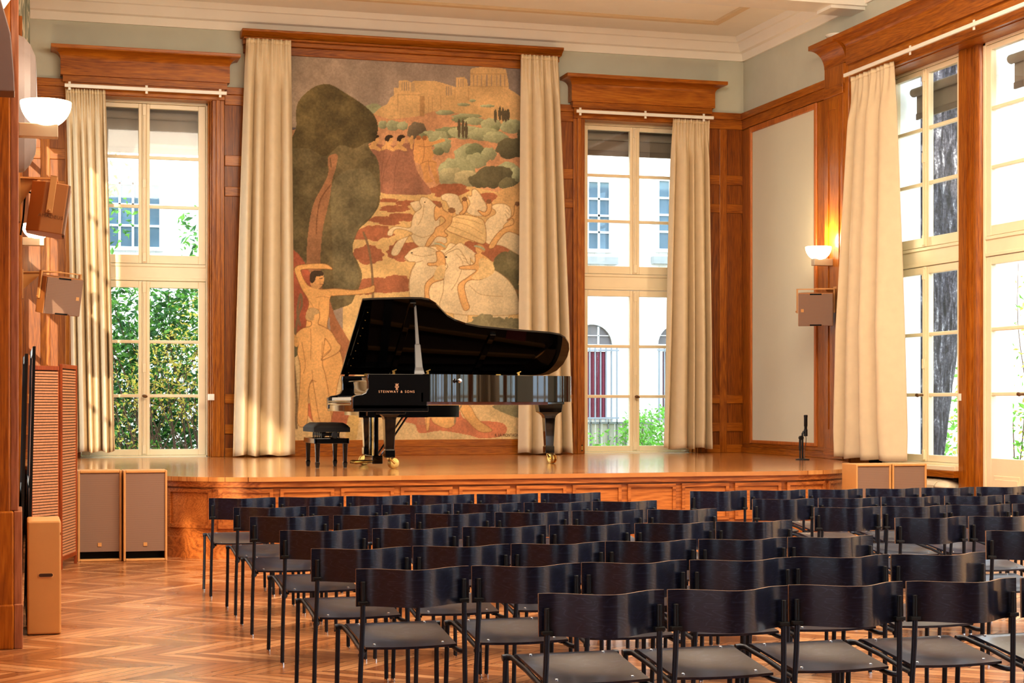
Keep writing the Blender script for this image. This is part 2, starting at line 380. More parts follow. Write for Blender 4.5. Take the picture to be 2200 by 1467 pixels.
# casings and cornice boxes of the back windows
def casing(name, w):
    b = MB()
    for s, xe in ((-1, w[0]), (1, w[1])):
        b.box(xe, xe+s*.165, YB-.05, YB, HS, Z_TOP); b.box(xe+s*.05, xe+s*.11, YB-.075, YB-.05, HS, Z_TOP)
        b.box(xe-s*.02, xe, YB-.02, YB+.19, HS, Z_TOP); b.box(xe-s*.04, xe-s*.02, YB+.08, YB+.19, HS, Z_TOP)
    o = struct(name, b, M_woodV, bevel=.008)
    h = MB(); h.box(w[0], w[1], YB-.05, YB+.19, Z_TOP-.03, Z_TOP+.02); h.build('head', M_woodX, o)
def cornice_x(name, cx, hw, z0=0.0):
    q = [(0, 5.66), (.10, 5.66), (.10, 5.80), (.135, 5.80), (.135, 5.885), (.175, 5.885), (.175, 6.10)]
    cove = [(.175+.19*(1-math.cos(t)), 6.10+.10*math.sin(t)) for t in np.linspace(.15, PI/2, 7)]
    b = MB(); o = None
    # steps get wider towards the top, the cornice returns at both ends
    for d, za, zb_, e in ((.10, 5.66, 5.80, 0), (.135, 5.80, 5.885, .03), (.175, 5.885, 6.10, .06)):
        b.box(cx-hw-e, cx+hw+e, YB-d, YB, za, zb_)
    rings = [(.175, 6.10, .06)] + [(.175+.18*(1-math.cos(t)), 6.10+.10*math.sin(t), .06+.12*(1-math.cos(t))) for t in np.linspace(.2, PI/2, 7)] + [(.36, 6.21, .185), (.36, 6.25, .185)]
    vs = []
    for d, z, e in rings: vs += [(cx-hw-e, YB, z), (cx-hw-e, YB-d, z), (cx+hw+e, YB-d, z), (cx+hw+e, YB, z)]
    fs = [(0,1,2,3)]
    for i in range(len(rings)-1):
        for k in range(4): fs.append((i*4+k, i*4+(k+1) % 4, i*4+4+(k+1) % 4, i*4+4+k))
    fs.append(tuple(len(vs)-4+k for k in range(4))); b.add(vs, fs)
    struct(name, b, M_woodX, smooth=30)
casing('trim_9', WL); casing('trim_10', WR)
cornice_x('trim_11', WCX[0], 1.05); cornice_x('trim_12', WCX[1], 1.05)

# oak surround of the painted bay
b = MB(); x0, x1 = 2.97, 7.43
b.box(x0, x0+.30, YB-.05, YB, HS, 6.48); b.box(x1-.30, x1, YB-.05, YB, HS, 6.48)
o = struct('trim_13', b, M_woodV, bevel=.008)
h = MB(); h.box(x0-.02, x1+.02, YB-.06, YB, 6.33, 6.44); h.box(x0-.03, x1+.03, YB-.12, YB, 6.44, 6.50); h.box(x0-.03, x1+.03, YB-.19, YB, 6.50, 6.525)
h.prism([(YB, 6.525), (YB-.14, 6.525), (YB-.17, 6.555), (YB-.24, 6.59), (YB-.25, 6.60), (YB-.25, 6.625), (YB, 6.625)], 'x', x0-.06, x1+.06)
h.box(x0, x1, YB-.03, YB, .93, 1.03); h.box(x0, x1, YB-.045, YB, HS, .93); h.build('rails', M_woodX, o, bevel=.006)

# right wall: board framed in oak, pilaster, entablature over the windows
b = MB(); f = XR
b.box(f-.012, f, 20.4, YB-.0, HS, Z_CAP); o = struct('trim_14', b, M_panelV)
h = MB(); h.box(f-.07, f, 20.45, YB-.05, Z_CAP-.10, Z_CAP); h.box(f-.045, f, 20.45, YB-.03, Z_CAP-.24, Z_CAP-.10)
h.box(f-.03, f, 20.45, YB, 5.59, Z_CAP-.24)
h.box(f-.06, f, 20.45, YB-.05, HS, .90); h.box(f-.035, f, 20.45, YB-.03, .90, .955); h.build('rails', M_woodY, o, bevel=.006)
h = MB(); h.box(f-.03, f, 20.45, 20.90, HS, 5.62); h.box(f-.03, f, 23.10, YB-.02, HS, 5.62); h.build('stiles', M_woodV, o, bevel=.006)
h = MB()
for a in ((20.90, 20.97, .955, 5.60), (23.03, 23.10, .955, 5.60)): h.box(f-.05, f, *a)
for a in ((20.97, 23.03, .955, 1.005), (20.97, 23.03, 5.52, 5.60)): h.box(f-.048, f, *a)
h.build('moulding', wood('light oak moulding', (150, 84, 34), (196, 116, 50), (214, 142, 76), 'z'), o, bevel=.01)
MB().box(f-.022, f-.012, 20.97, 23.03, 1.005, 5.52).build('white_panel', M_board, o)

PX = 10.23
b = MB(); b.box(PX, XR, 19.93, 20.45, HS-.81, 5.94); b.prism([(PX, 19.93), (PX+.035, 19.84), (XR, 19.80), (XR, 19.93)], 'z', 0, 5.94)
o = struct('trim_15', b, M_woodV, bevel=.006)
h = MB(); h.box(PX-.02, XR, 19.90, 20.45, 5.55, 5.68); h.box(PX-.018, XR, 19.90, 20.45, HS, .95); h.build('band', M_woodY, o, bevel=.006)
h = MB(); h.box(PX-.012, PX, 20.02, 20.10, 1.1, 5.5); h.box(PX-.012, PX, 20.32, 20.40, 1.1, 5.5); h.box(PX-.012, PX, 20.10, 20.32, 5.38, 5.5); h.box(PX-.012, PX, 20.1, 20.32, 1.1, 1.2); h.build('panel_strips', M_woodV, o)
# flaring capital: a cove that spreads into the room
rings = []
for t in np.linspace(0, PI/2, 10):
    e = .20*(1-math.cos(t)); rings.append((PX-e, 19.84-.45*e*.3, 20.45+e*.25, 5.94+.25*math.sin(t)))
rings += [(PX-.21, 19.80, 20.50, 6.19), (PX-.21, 19.80, 20.50, 6.25)]
vs = []
for xx, ya, yb, z in rings: vs += [(xx, ya, z), (xx, yb, z), (XR, yb, z), (XR, ya, z)]
fs = [(0,1,2,3)] + [(i*4+k, i*4+(k+1) % 4, i*4+4+(k+1) % 4, i*4+4+k) for i in range(len(rings)-1) for k in range(4)] + [tuple(len(vs)-4+k for k in range(4))]
MB().add(vs, fs).build('capital', M_woodY, o, smooth=40)

ent = [(XR, 5.66), (XR-.10, 5.66), (XR-.10, 5.80), (XR-.135, 5.80), (XR-.135, 5.885), (XR-.175, 5.885), (XR-.175, 6.10)]
ent += [(XR-.175-.18*(1-math.cos(t)), 6.10+.10*math.sin(t)) for t in np.linspace(.2, PI/2, 7)] + [(XR-.36, 6.21), (XR-.36, 6.25), (XR, 6.25)]
b = MB(); b.prism(ent, 'y', -2.9, 19.80); struct('trim_16', b, M_woodY, smooth=30)
b = MB(); b.box(XR-.04, XR+.24, -2.9, 19.6, Z_TOP-.03, Z_TOP); struct('trim_17', b, M_woodY)
b = MB()                                                    # post between the two right-hand windows, casing at the far side
b.box(XR+.17, XR+.34, 17.47, 17.64, 0, Z_TOP-.03); b.box(XR+.195, XR+.34, 17.40, 17.47, 0, Z_TOP-.03)
b.lathe([(.085, 0), (.085, Z_TOP-.03)], (XR+.265, 17.30, 0), 24); b.box(XR+.205, XR+.34, 17.30, 17.40, 0, Z_TOP-.03); b.box(XR+.27, XR+.34, 17.205, 17.30, 0, Z_TOP-.03)
b.box(XR-.03, XR+.19, 19.39, 19.44, .66, Z_TOP-.03); b.box(XR-.03, XR, 19.39, 19.80, 0, Z_TOP-.03)
struct('trim_18', b, M_woodV, smooth=35)
b = MB(); b.box(XR+.10, XR+.36, RW[0][0]+.02, RW[0][1], .665, .745); o = struct('trim_19', b, M_woodY, bevel=.006); MB().box(XR+.12, XR+.36, RW[0][0]+.02, RW[0][1], .745, .80).build('sill', M_cream, o, bevel=.006)

# left edge of the picture: near pilaster, far pilaster strip
b = MB(); b.box(-.5, -.05, 11.1, 11.5, 0, Z_TOP); b.box(-.5, -.03, 11.06, 11.5, 0, .86); b.box(-.5, -.028, 11.05, 11.5, 0, .28); o = struct('trim_20', b, M_woodV, bevel=.01)
h = MB(); h.box(-.05, 0.0, 11.13, 11.6, .86, 7); h.box(-.03, .022, 11.09, 11.6, 0, .86); h.box(-.028, .026, 11.07, 11.6, 0, .28); h.build('edge_strip', wood('pale pinkish oak', (140, 84, 56), (176, 116, 82), (196, 140, 104), 'z'), o, bevel=.006)
b = MB(); b.box(0, .04, 19.7, 20.7, 0, Z_CAP); struct('trim_21', b, M_woodV, bevel=.006)
def marble():
    m = NT('streaked grey green stone'); co = m.n('TexCoord'); mp = m.n('Mapping', {'Vector': (co, 'Object'), 'Scale': (14, 5, .9)})
    n = m.n('TexNoise', {'Vector': mp, 'Scale': 2.2, 'Detail': 6.0, 'Distortion': 1.5})
    m.bsdf(col=m.ramp((n, 'Fac'), [(.3, lin((92, 98, 80))), (.5, lin((140, 142, 118))), (.58, lin((228, 216, 184))), (.64, lin((120, 124, 100)))]), rough=.5); return m.mat
b = MB(); b.box(-.02, .13, 21.2, 22.2, 5.3, Z_C); struct('trim_22', b, marble())

# ------------------------------------------------------------------ stage
half = [(0.02, YB), (0.03, 20.75), (.26, 19.8), (.58, 18.9), (.97, 18.05), (1.41, 17.32), (1.80, 16.95), (2.30, 16.76)]
def edge(off=0.0):
    pts = [Vector((x, y, 0)) for x, y in half[1:]]
    pts = [Vector(p) for p in spline(pts, 6)]
    pts = pts + [Vector((XR-p.x, p.y, 0)) for p in pts[::-1]]
    if off:
        q = []
        for i, p in enumerate(pts):
            t = (pts[min(i+1, len(pts)-1)] - pts[max(i-1, 0)]).normalized(); q.append(p + Vector((-t.y, t.x, 0))*off)
        pts = q
    return pts
stage = thing('stage', 'raised oak stage with curved panelled front across the far end of the hall', 'stage', (5.19, 19.5, 0))
e = edge(.0); top = [(p.x, p.y) for p in e]
poly = top + [(XR-.02, YB-.002), (.02, YB-.002)]
MB().prism(poly, 'z', HS-.045, HS).build('stage_floor', M_stagefloor, stage, smooth=30)
def ribbon(off_in, off_out, z0, z1):
    a, c = edge(off_in), edge(off_out); nn = len(a); b = MB()
    vs = []
    for p, q in zip(a, c): vs += [(p.x, p.y, z0), (q.x, q.y, z0), (q.x, q.y, z1), (p.x, p.y, z1)]
    fs = []
    for i in range(nn-1):
        for k in range(4): fs.append((i*4+k, i*4+(k+1) % 4, i*4+4+(k+1) % 4, i*4+4+k))
    fs += [(0,1,2,3), tuple((nn-1)*4+k for k in range(4))]
    return b.add(vs, fs)
ribbon(.05, .025, HS-.10, HS-.045).build('edge_moulding', M_stagewood, stage, smooth=40)
ribbon(.12, .06, 0.0, HS-.10).build('front_wall', M_stagewood, stage, smooth=40)
ribbon(.07, .035, 0.0, .21).build('plinth', M_stagewood, stage, smooth=40)
# raised frames round each panel, following the curved front
fl = edge(.06); L = [0]
for i in range(1, len(fl)): L.append(L[-1] + (fl[i]-fl[i-1]).length)
def at_len(s, off, z):
    for i in range(1, len(L)):
        if L[i] >= s: break
    t = (s-L[i-1])/(L[i]-L[i-1]); p = fl[i-1].lerp(fl[i], t); d = (fl[i]-fl[i-1]).normalized()
    return Vector((p.x + d.y*off, p.y - d.x*off, z))
tot = L[-1]; npan = round(tot/.615); wp = tot/npan
M_panel_in = wood('stage panel field', (150, 84, 34), (196, 124, 60), (214, 150, 84), 'x', rough=.42, figure=.5)
for i in range(npan):
    s0, s1 = i*wp+.035, (i+1)*wp-.035; b = MB()
    def strip(sa, sb, z0, z1, o):
        k = 5; vs = []
        for j in range(k+1):
            s = sa+(sb-sa)*j/k; vs += [at_len(s, -.01, z0), at_len(s, o, z0), at_len(s, o, z1), at_len(s, -.01, z1)]
        fs = [(j*4+q, j*4+(q+1) % 4, j*4+4+(q+1) % 4, j*4+4+q) for j in range(k) for q in range(4)] + [(0,1,2,3), tuple(k*4+q for q in range(4))]
        b.add(vs, fs)
    for (sa, sb, z0, z1) in ((s0, s1, .655, .69), (s0, s1, .30, .335), (s0, s0+.035, .335, .655), (s1-.035, s1, .335, .655)): strip(sa, sb, z0, z1, .022)
    fr = b.build('panel', M_stagewood, stage)
    b = MB(); strip(s0+.035, s1-.035, .335, .655, .004); b.build('field', M_panel_in, fr)

# ------------------------------------------------------------------ windows
M_iron = plain('aged brass', (120, 84, 48), .4, metal=.6)
def window(num, P, top=5.62, low_panel=False, left_knob=True):
    """double casement with transom: P maps (across, outwards, height) to the hall"""
    def bx(b, s0, s1, d0, d1, z0, z1):
        p, q = P(s0, d0, z0), P(s1, d1, z1); b.box(p[0], q[0], p[1], q[1], p[2], q[2])
    zb0 = 0.0 if low_panel else .80
    b = MB()
    for s in (-1, 1): bx(b, s*.885, s*.83, -.03, .09, zb0, Z_TOP)
    bx(b, -.885, .885, -.03, .09, top, Z_TOP); bx(b, -.885, .885, -.03, .09, zb0, zb0+.03)
    bx(b, -.83, .83, -.02, .08, 3.21, 3.44); bx(b, -.83, .83, -.035, -.02, 3.21, 3.25); bx(b, -.83, .83, -.035, -.02, 3.40, 3.44)
    o = struct('window_%d' % num, b, M_cream, bevel=.006)
    for (z0, z1, g0, g1, mz) in ((3.445, top-.004, 3.56, 5.555, (4.22, 4.89)), (zb0+.034, 3.205, .915, 3.115, (1.643, 2.38))):
        for s in (-1, 1):
            b = MB()
            bx(b, s*.03, s*.075, -.02, .05, z0, z1); bx(b, s*.73, s*.826, -.02, .05, z0, z1)
            bx(b, s*.075, s*.73, -.02, .05, g1, z1); bx(b, s*.075, s*.73, -.02, .05, z0, g0)
            if low_panel and z0 < 1:
                bx(b, s*.14, s*.66, -.032, -.02, .2, .72); bx(b, s*.17, s*.63, -.04, -.03, .24, .68)
            sa = b.build('sash', M_cream, o, bevel=.006)
            b = MB()
            for z in mz: bx(b, s*.07, s*.735, -.015, .04, z-.022, z+.022)
            b.build('glazing_bars', M_cream, sa, bevel=.008)
            b = MB(); bx(b, s*.07, s*.735, .012, .016, g0-.01, g1+.01); b.build('pane', M_glass, sa)
        b = MB(); bx(b, -.03, .03, -.035, .05, z0, z1); mu = b.build('meeting_stile', M_cream, o, bevel=.01)
        b = MB(); bx(b, -.012, .012, -.052, -.035, z0+.03, z1-.03)
        for z in (z0+.08, (z0+z1)/2, z1-.1): bx(b, -.022, .022, -.058, -.035, z-.06, z+.06)
        b.build('bolt_rod', M_cream, mu, bevel=.004)
    a = Vector(P(0, -.05, 1.64)); c = Vector(P(0, -.12, 1.64)); d = Vector(P(-.035, -.13, 1.645)); d2 = Vector(P(.035, -.13, 1.63))
    MB().tube([a, c], .012, 8).tube([d, d.lerp(d2, .3), d.lerp(d2, .7), d2], [.010, .022, .022, .010], 10).build('handle', M_iron, o, smooth=50)
    b = MB()
    for z in (1.2, 2.2, 3.0, 3.8, 5.2): bx(b, .835, .86, -.05, -.025, z-.05, z+.05)
    b.build('hinges', M_cream, o)
window(1, lambda s, d, z: (WCX[0]+s, YW+d, z)); window(2, lambda s, d, z: (WCX[1]+s, YW+d, z))
window(3, lambda s, d, z: (XW+d, 18.505-s, z)); window(4, lambda s, d, z: (XW+d, 16.315-s, z), low_panel=True)
# ------------------------------------------------------------------ mural: a canvas whose paint is computed vertex by vertex
MX0, MX1, MZ0, MZ1 = 3.27, 7.11, 1.03, 6.33
NX, NZ = 440, 606
def make_mural():
    rs = np.random.RandomState(5)
    X = np.linspace(MX0, MX1, NX+1)[None, :].repeat(NZ+1, 0); Z = np.linspace(MZ0, MZ1, NZ+1)[:, None].repeat(NX+1, 1)
    # survey coordinates of every canvas point (the sketch below is noted in them)
    q = X/YB; r = (C_*q-S_)/(C_+S_*q); U = CX + F*r; V = YH - F*(Z-H)/(YB/(C_-r*S_))
    col = np.zeros((NZ+1, NX+1, 3))
    def vnoise(cell, seed):
        g = np.random.RandomState(seed).rand(int((NZ+1)/cell)+3, int((NX+1)/cell)+3)
        yy = np.arange(NZ+1)/cell; xx = np.arange(NX+1)/cell; y0 = yy.astype(int); x0 = xx.astype(int)
        fy = (yy-y0)[:, None]; fx = (xx-x0)[None, :]; fy = fy*fy*(3-2*fy); fx = fx*fx*(3-2*fx)
        a = g[y0][:, x0]; b = g[y0][:, x0+1]; c = g[y0+1][:, x0]; d = g[y0+1][:, x0+1]
        return (a*(1-fx)+b*fx)*(1-fy)+(c*(1-fx)+d*fx)*fy - .5
    N1 = vnoise(60, 1); N2 = vnoise(22, 2); N3 = vnoise(8, 3); N4 = vnoise(2.5, 4)
    mott = N1*.5+N2*.6+N3*.35+N4*.25
    def inside(poly):
        P = np.array(poly); u0, v0 = P.min(0)-1; u1, v1 = P.max(0)+1
        bb = (U >= u0) & (U <= u1) & (V >= v0) & (V <= v1); idx = np.nonzero(bb)
        if len(idx[0]) == 0: return None, None
        u = U[idx]; v = V[idx]; ins = np.zeros(len(u), bool); n = len(P)
        for i in range(n):
            x1, y1 = P[i]; x2, y2 = P[(i+1) % n]
            if y1 == y2: continue
            c = ((y1 > v) != (y2 > v)) & (u < (x2-x1)*(v-y1)/(y2-y1)+x1); ins ^= c
        return (idx[0][ins], idx[1][ins]), P
    def A(pts): return [(600+x/2.934, 60+y/2.934) for x, y in pts]
    def B(pts): return [(600+x/2.717, 500+y/2.717) for x, y in pts]
    def smooth(p, n=5): return [(q.x, q.y) for q in spline([(a, b, 0) for a, b in p], n, True)]
    def fill(poly, c, amp=.22, sm=True, shade=0, tint=None):
        if sm: poly = smooth(poly)
        ix, P = inside(poly)
        if ix is None: return
        cc = np.array(c, float)[None, :]*(1+amp*mott[ix])[:, None]
        if shade:                                             # rounded modelling: darker towards the right-hand lower edge
            u = U[ix]; v = V[ix]; a = (u-u.min())/(np.ptp(u)+1e-6); e = (v-v.min())/(np.ptp(v)+1e-6)
            cc = cc*(1+shade*(.5-(a*.5+e*.5)))[:, None]
        col[ix] = cc
    def line(pts, w, c, al=.8, sm=True):
        p = [(q.x, q.y) for q in spline([(a, b, 0) for a, b in pts], 6)] if sm else pts
        for (x1, y1), (x2, y2) in zip(p[:-1], p[1:]):
            bb = np.nonzero((U > min(x1, x2)-w) & (U < max(x1, x2)+w) & (V > min(y1, y2)-w) & (V < max(y1, y2)+w))
            if len(bb[0]) == 0: continue
            u = U[bb]-x1; v = V[bb]-y1; dx, dy = x2-x1, y2-y1; L2 = dx*dx+dy*dy+1e-6
            t = np.clip((u*dx+v*dy)/L2, 0, 1); d = np.hypot(u-t*dx, v-t*dy); k = np.clip(w*.5+.6-d, 0, 1)*al
            m = k > 0; ii = (bb[0][m], bb[1][m]); kk = k[m][:, None]; col[ii] = col[ii]*(1-kk)+np.array(c, float)*kk
    def outline(poly, w=.9, c=(120, 72, 34), al=.55): line(list(poly)+[poly[0]], w*1.15, tuple(q*.95 for q in c), min(1, al*1.1))
    def blob(cx, cy, rx, ry, c, jag=.12, seed=0, n=22, **k):
        r_ = random.Random(seed*97+int(cx)); pts = []
        for i in range(n):
            a = 2*PI*i/n; f = 1+jag*(r_.random()*2-1); pts.append((cx+rx*math.cos(a)*f, cy+ry*math.sin(a)*f))
        fill(pts, c, **k)
    # --- sky, hill and plain
    base = np.array((166, 142, 122.))*(1+.16*mott)[..., None]
    g = np.clip((U-640)/480, 0, 1)[..., None]; base = base*(1-g)+np.array((142, 122, 112.))*(1+.14*mott)[..., None]*g; col[:] = base
    SAGE, SAGED, DKG, TAN, PINK, RED, YEL = (158, 160, 118), (124, 130, 92), (92, 86, 60), (212, 166, 104), (208, 146, 98), (172, 96, 56), (220, 176, 106)
    fill(A([(40,640),(110,628),(420,560),(600,520),(700,500),(1530,430),(1560,1100),(600,1120),(40,1100)]), PINK, sm=False)
    fill(A([(60,626),(112,630),(112,642),(60,644)]), (96, 84, 90), sm=False)
    blob(*A([(590,510)])[0], 18, 11, SAGE, seed=1)
    fill(A([(590,545),(640,500),(680,480),(700,440),(722,425),(722,380),(752,380),(752,335),(800,330),(830,345),(850,335),(975,335),(1000,342),(1040,352),(1095,370),(1110,375),(1112,315),(1165,310),(1182,332),(1188,370),(1200,365),(1200,268),(1215,255),(1320,240),(1425,262),(1440,330),(1445,385),(1500,420),(1530,445),(1530,640),(1250,560),(1000,520),(860,560),(700,580)]), TAN, amp=.14, sm=False)
    for x in (772, 786, 800, 814): line(A([(x,345),(x,395)]), 1.6, (140, 120, 108), .8, False)
    for x in (835, 846): line(A([(x,350),(x,400)]), 1.4, (150, 126, 108), .8, False)
    for x in (1052, 1066, 1080): line(A([(x,372),(x,425)]), 1.8, (150, 126, 108), .8, False)
    for x in (1128, 1142, 1156): line(A([(x,325),(x,372)]), 1.4, (150, 124, 108), .8, False)
    for x in (1222, 1245, 1272, 1305, 1335, 1368, 1392, 1418): line(A([(x,300),(x,366)]), 2.6 if x in (1305, 1392) else 1.3, (146, 122, 110), .85, False)
    line(A([(1200,292),(1436,292)]), 1.2, (170, 126, 74), .7, False); line(A([(1200,370),(1440,372)]), 1, (170, 126, 74), .6, False)
    for p in ([(745,420),(745,520)], [(885,430),(885,555)], [(745,420),(885,425)], [(912,440),(912,540)], [(940,440),(940,540)], [(962,440),(962,540)], [(1015,430),(1015,510)], [(1105,380),(1105,440)], [(1190,375),(1190,460)]): line(A(p), 1.1, (168, 120, 68), .6, False)
    fill(A([(885,430),(912,432),(912,560),(885,556)]), (182, 134, 78), sm=False)
    # --- shrubs over the slope
    i = 0
    for x, y, rx, ry, c in ((650,612,30,26,SAGE),(715,618,45,34,SAGE),(775,618,34,28,SAGE),(1040,535,60,16,SAGE),(1160,485,38,10,SAGE),(1215,460,22,9,SAGE),(1310,493,48,9,SAGE),(1180,560,90,20,SAGE),(1150,580,62,20,SAGED),(1230,590,70,24,SAGE),(1330,610,62,40,SAGE),(1360,635,28,22,SAGED),(1460,620,70,46,SAGE),(1510,680,14,40,DKG),
                            (1080,660,110,36,SAGED),(1180,660,120,44,SAGE),(1290,670,110,40,SAGE),(1360,690,80,36,SAGE),(865,650,62,54,(112,96,74)),(940,700,66,48,SAGE),(1000,690,64,42,SAGE),(1030,740,56,50,SAGE),(1000,780,36,24,SAGED),(905,690,30,26,(120,124,86)),
                            (1190,800,88,66,SAGE),(1230,770,60,40,SAGED),(1320,795,48,42,SAGE),(1455,760,92,64,DKG),(1240,840,70,50,SAGE),(1110,890,112,70,SAGE),(1090,940,90,62,(168,160,118)),(1180,950,80,54,(172,160,116)),(1440,910,80,64,SAGE),(1490,930,30,56,SAGE),(1260,965,70,46,DKG),(1330,940,90,72,DKG),(1400,930,70,60,DKG),(1440,985,60,40,(110,104,72))):
        i += 1; X_, Y_ = A([(x, y)])[0]; blob(X_, Y_, rx/2.934, ry/2.934, c, .1, i, shade=.5)
    for x, y, h in ((1131,635,62),(1156,635,62),(1176,645,56),(1360,556,42),(1388,540,46),(1408,548,44),(1424,556,40),(1440,548,36)):
        X_, Y_ = A([(x, y)])[0]; blob(X_, Y_, 3.4, h/2.934, (88, 76, 54), .06, x)
    # --- dancing ground and red earth
    fill(A([(560,1035),(900,1030),(1200,1000),(1390,1040),(1470,1000),(1560,985),(1560,2100),(400,2100),(400,1400)]), YEL, amp=.18, sm=False)
    fill(A([(1300,1120),(1380,1030),(1470,1000),(1560,985),(1560,1400),(1320,1300)]), (214, 164, 98), amp=.16)
    for k, (x, y, rx, ry) in enumerate(((1070,1025,125,42),(1310,1070,60,30),(690,1088,60,13),(810,1105,75,18),(725,1140,90,22),(770,1195,95,26),(640,1210,80,22),(690,1228,70,18),(600,1290,110,48),(660,1300,60,26),(560,1430,95,60),(790,1410,110,58),(860,1380,60,34),(960,1110,70,20),(1240,1400,70,60),(1350,1400,110,70),(1420,1440,70,40))):
        X_, Y_ = A([(x, y)])[0]; blob(X_, Y_, rx/2.934, ry/2.934, RED, .16, k+50, amp=.28)
    for k, (x, y, rx, ry) in enumerate(((470,15,150,24),(510,130,90,44),(720,110,80,60),(600,310,160,48),(680,290,80,44),(500,330,70,34),(1120,100,60,50),(1250,80,100,70))):
        X_, Y_ = B([(x, y)])[0]; blob(X_, Y_, rx/2.717, ry/2.717, RED, .16, k+80, amp=.28)
    # --- women in mauve robes, two seated figures
    fill(A([(560,740),(700,745),(845,730),(852,850),(882,930),(955,1030),(910,1052),(620,1035),(560,900)]), (166, 106, 78), amp=.3)
    for p in ([(700,800),(660,900),(640,1030)], [(760,760),(730,880),(720,1030)], [(660,770),(650,850),(636,960)]): line(A(p), 1.2, (134, 78, 56), .6)
    SK = (222, 164, 92)
    for x, y in ((606,700),(694,702),(770,702)):
        fill(A([(x-28,y+55),(x-20,y-5),(x+4,y-18),(x+20,y-4),(x+18,y+18),(x+4,y+40),(x+10,y+60)]), SK)
        fill(A([(x-30,y+8),(x-24,y-18),(x,y-28),(x+22,y-18),(x+18,y-10),(x,y-2),(x-6,y+14)]), (52, 36, 24))
        fill(A([(x-45,y+45),(x-10,y+38),(x+30,y+62),(x+24,y+78),(x-20,y+64),(x-50,y+72)]), SK)
    fill(A([(856,700),(880,682),(900,700),(930,684),(950,720),(1020,700),(1040,705),(1036,718),(960,745),(972,800),(960,830),(990,850),(988,900),(1005,970),(985,980),(950,880),(935,870),(950,940),(970,968),(940,975),(915,970),(900,900),(886,860),(850,840),(845,760)]), (216, 150, 78), amp=.16, shade=.25)
    fill(A([(805,700),(826,690),(832,676),(842,690),(838,760),(826,760),(820,730)]), SK)
    for p in ([(905,700),(912,780),(900,850)], [(960,745),(920,750),(870,745)], [(935,830),(945,900)], [(886,860),(930,840),(988,850)]): line(A(p), 1, (150, 92, 44), .6)
    for x in (876, 914): blob(*A([(x,694)])[0], 5.5, 5, (176, 106, 52), .05, x)
    # --- big dark tree with a leaning trunk
    fill(A([(60,760),(82,690),(105,630),(105,520),(130,450),(200,385),(270,357),(330,362),(420,415),(520,480),(590,545),(618,610),(615,670),(590,715),(560,735),(578,775),(612,820),(628,880),(634,1000),(628,1110),(590,1180),(545,1230),(500,1270),(470,1340),(452,1400),(470,1440),(494,1480),(520,1560),(500,1640),(480,1680),(400,1760),(30,1760)]), (106, 92, 58), amp=.55)
    fill(A([(105,625),(105,520),(130,450),(200,385),(270,357),(330,362),(420,415),(520,480),(590,545),(618,610),(615,670),(590,715),(545,725),(470,760),(380,740),(290,810),(180,760),(80,760),(60,740)]), (92, 78, 44), amp=.6, shade=.35)
    fill(A([(330,1000),(420,900),(560,900),(620,1000),(600,1150),(500,1260),(460,1400),(500,1600),(360,1700),(330,1300)]), (116, 104, 70), amp=.5)
    fill(A([(305,830),(318,805),(365,800),(356,880),(332,960),(322,1040),(302,1140),(276,1250),(262,1380),(258,1500),(264,1700),(160,1700),(170,1467),(176,1330),(196,1180),(222,1090),(270,1000),(306,920)]), (162, 108, 68), amp=.3, shade=.5)
    line(A([(322,990),(260,1080),(236,1200),(232,1300)]), 2.2, (104, 62, 36), .6); line(A([(318,820),(326,880)]), 2, (96, 66, 40), .6)
    line(B([(490,0),(520,90),(540,230),(545,390)]), 4.4, (128, 98, 66), .9)                # the long bow
    # --- lower right bushes behind the horses
    for k, (x, y, rx, ry, c) in enumerate(((1330,220,90,110,(110,100,64)),(1380,150,60,60,(120,108,72)),(1390,370,40,60,(112,104,70)))):
        blob(*B([(x, y)])[0], rx/2.717, ry/2.717, c, .1, k+200, amp=.4)
    # --- white horses and riders, far pair first
    HO, HL = (222, 194, 148), (150, 104, 56)
    def horse(p, f=A, c=HO):
        fill(f(p), c, amp=.12, shade=.22); outline(f(p), 1.0, HL, .5)
    def E(pts): return [(600+x/2.084, 215+y/2.084) for x, y in pts]
    def person(q, c=SK):
        fill(E(q), c, amp=.12, shade=.2); outline(E(q), 1.0, (140, 82, 36), .6)
    def mane(q):
        for (x1, y1), (x2, y2) in q: line(E([(x1, y1), (x2, y2)]), .9, (150, 108, 62), .6, False)
    horse([(722,430),(750,418),(795,426),(812,460),(838,500),(800,515),(765,490),(745,455),(728,448)], E)
    horse([(838,428),(858,430),(862,404),(878,400),(900,425),(925,470),(932,512),(880,520),(838,500),(852,462)], E)
    horse([(938,482),(966,466),(1008,466),(1034,488),(1032,530),(1000,572),(1060,598),(1100,640),(1090,700),(1000,655),(925,640),(912,580),(930,535),(965,510),(962,492)], E)
    mane([((800,440),(812,452)),((806,455),(820,468)),((1015,480),(1030,500)),((1010,495),(1028,515)),((1008,510),(1022,530)),((905,440),(918,455))])
    person([(816,455),(832,450),(842,470),(836,495),(818,515),(805,508),(820,490)]); person([(925,462),(945,458),(950,480),(940,510),(915,520),(890,500),(892,494),(918,502),(928,485)])
    person([(1052,470),(1072,462),(1100,500),(1100,605),(1025,590),(985,622),(958,662),(935,660),(960,615),(1000,575),(1046,556),(1042,530),(1020,540),(1022,534),(1046,515)])
    for x, y in ((828,444),(936,455),(1064,465)): blob(*E([(x, y)])[0], 5.5, 5, (130, 84, 50), .1, x); 
    horse([(583,462),(600,455),(628,452),(645,470),(640,495),(612,502),(596,486)], E)
    horse([(630,440),(640,434),(664,440),(692,464),(714,492),(716,560),(705,600),(740,610),(745,640),(690,650),(640,662),(604,640),(584,606),(560,640),(532,690),(508,697),(500,680),(530,630),(596,600),(548,578),(514,582),(504,606),(484,606),(488,584),(520,566),(582,572),(592,540),(604,508),(634,482),(626,458)], E)
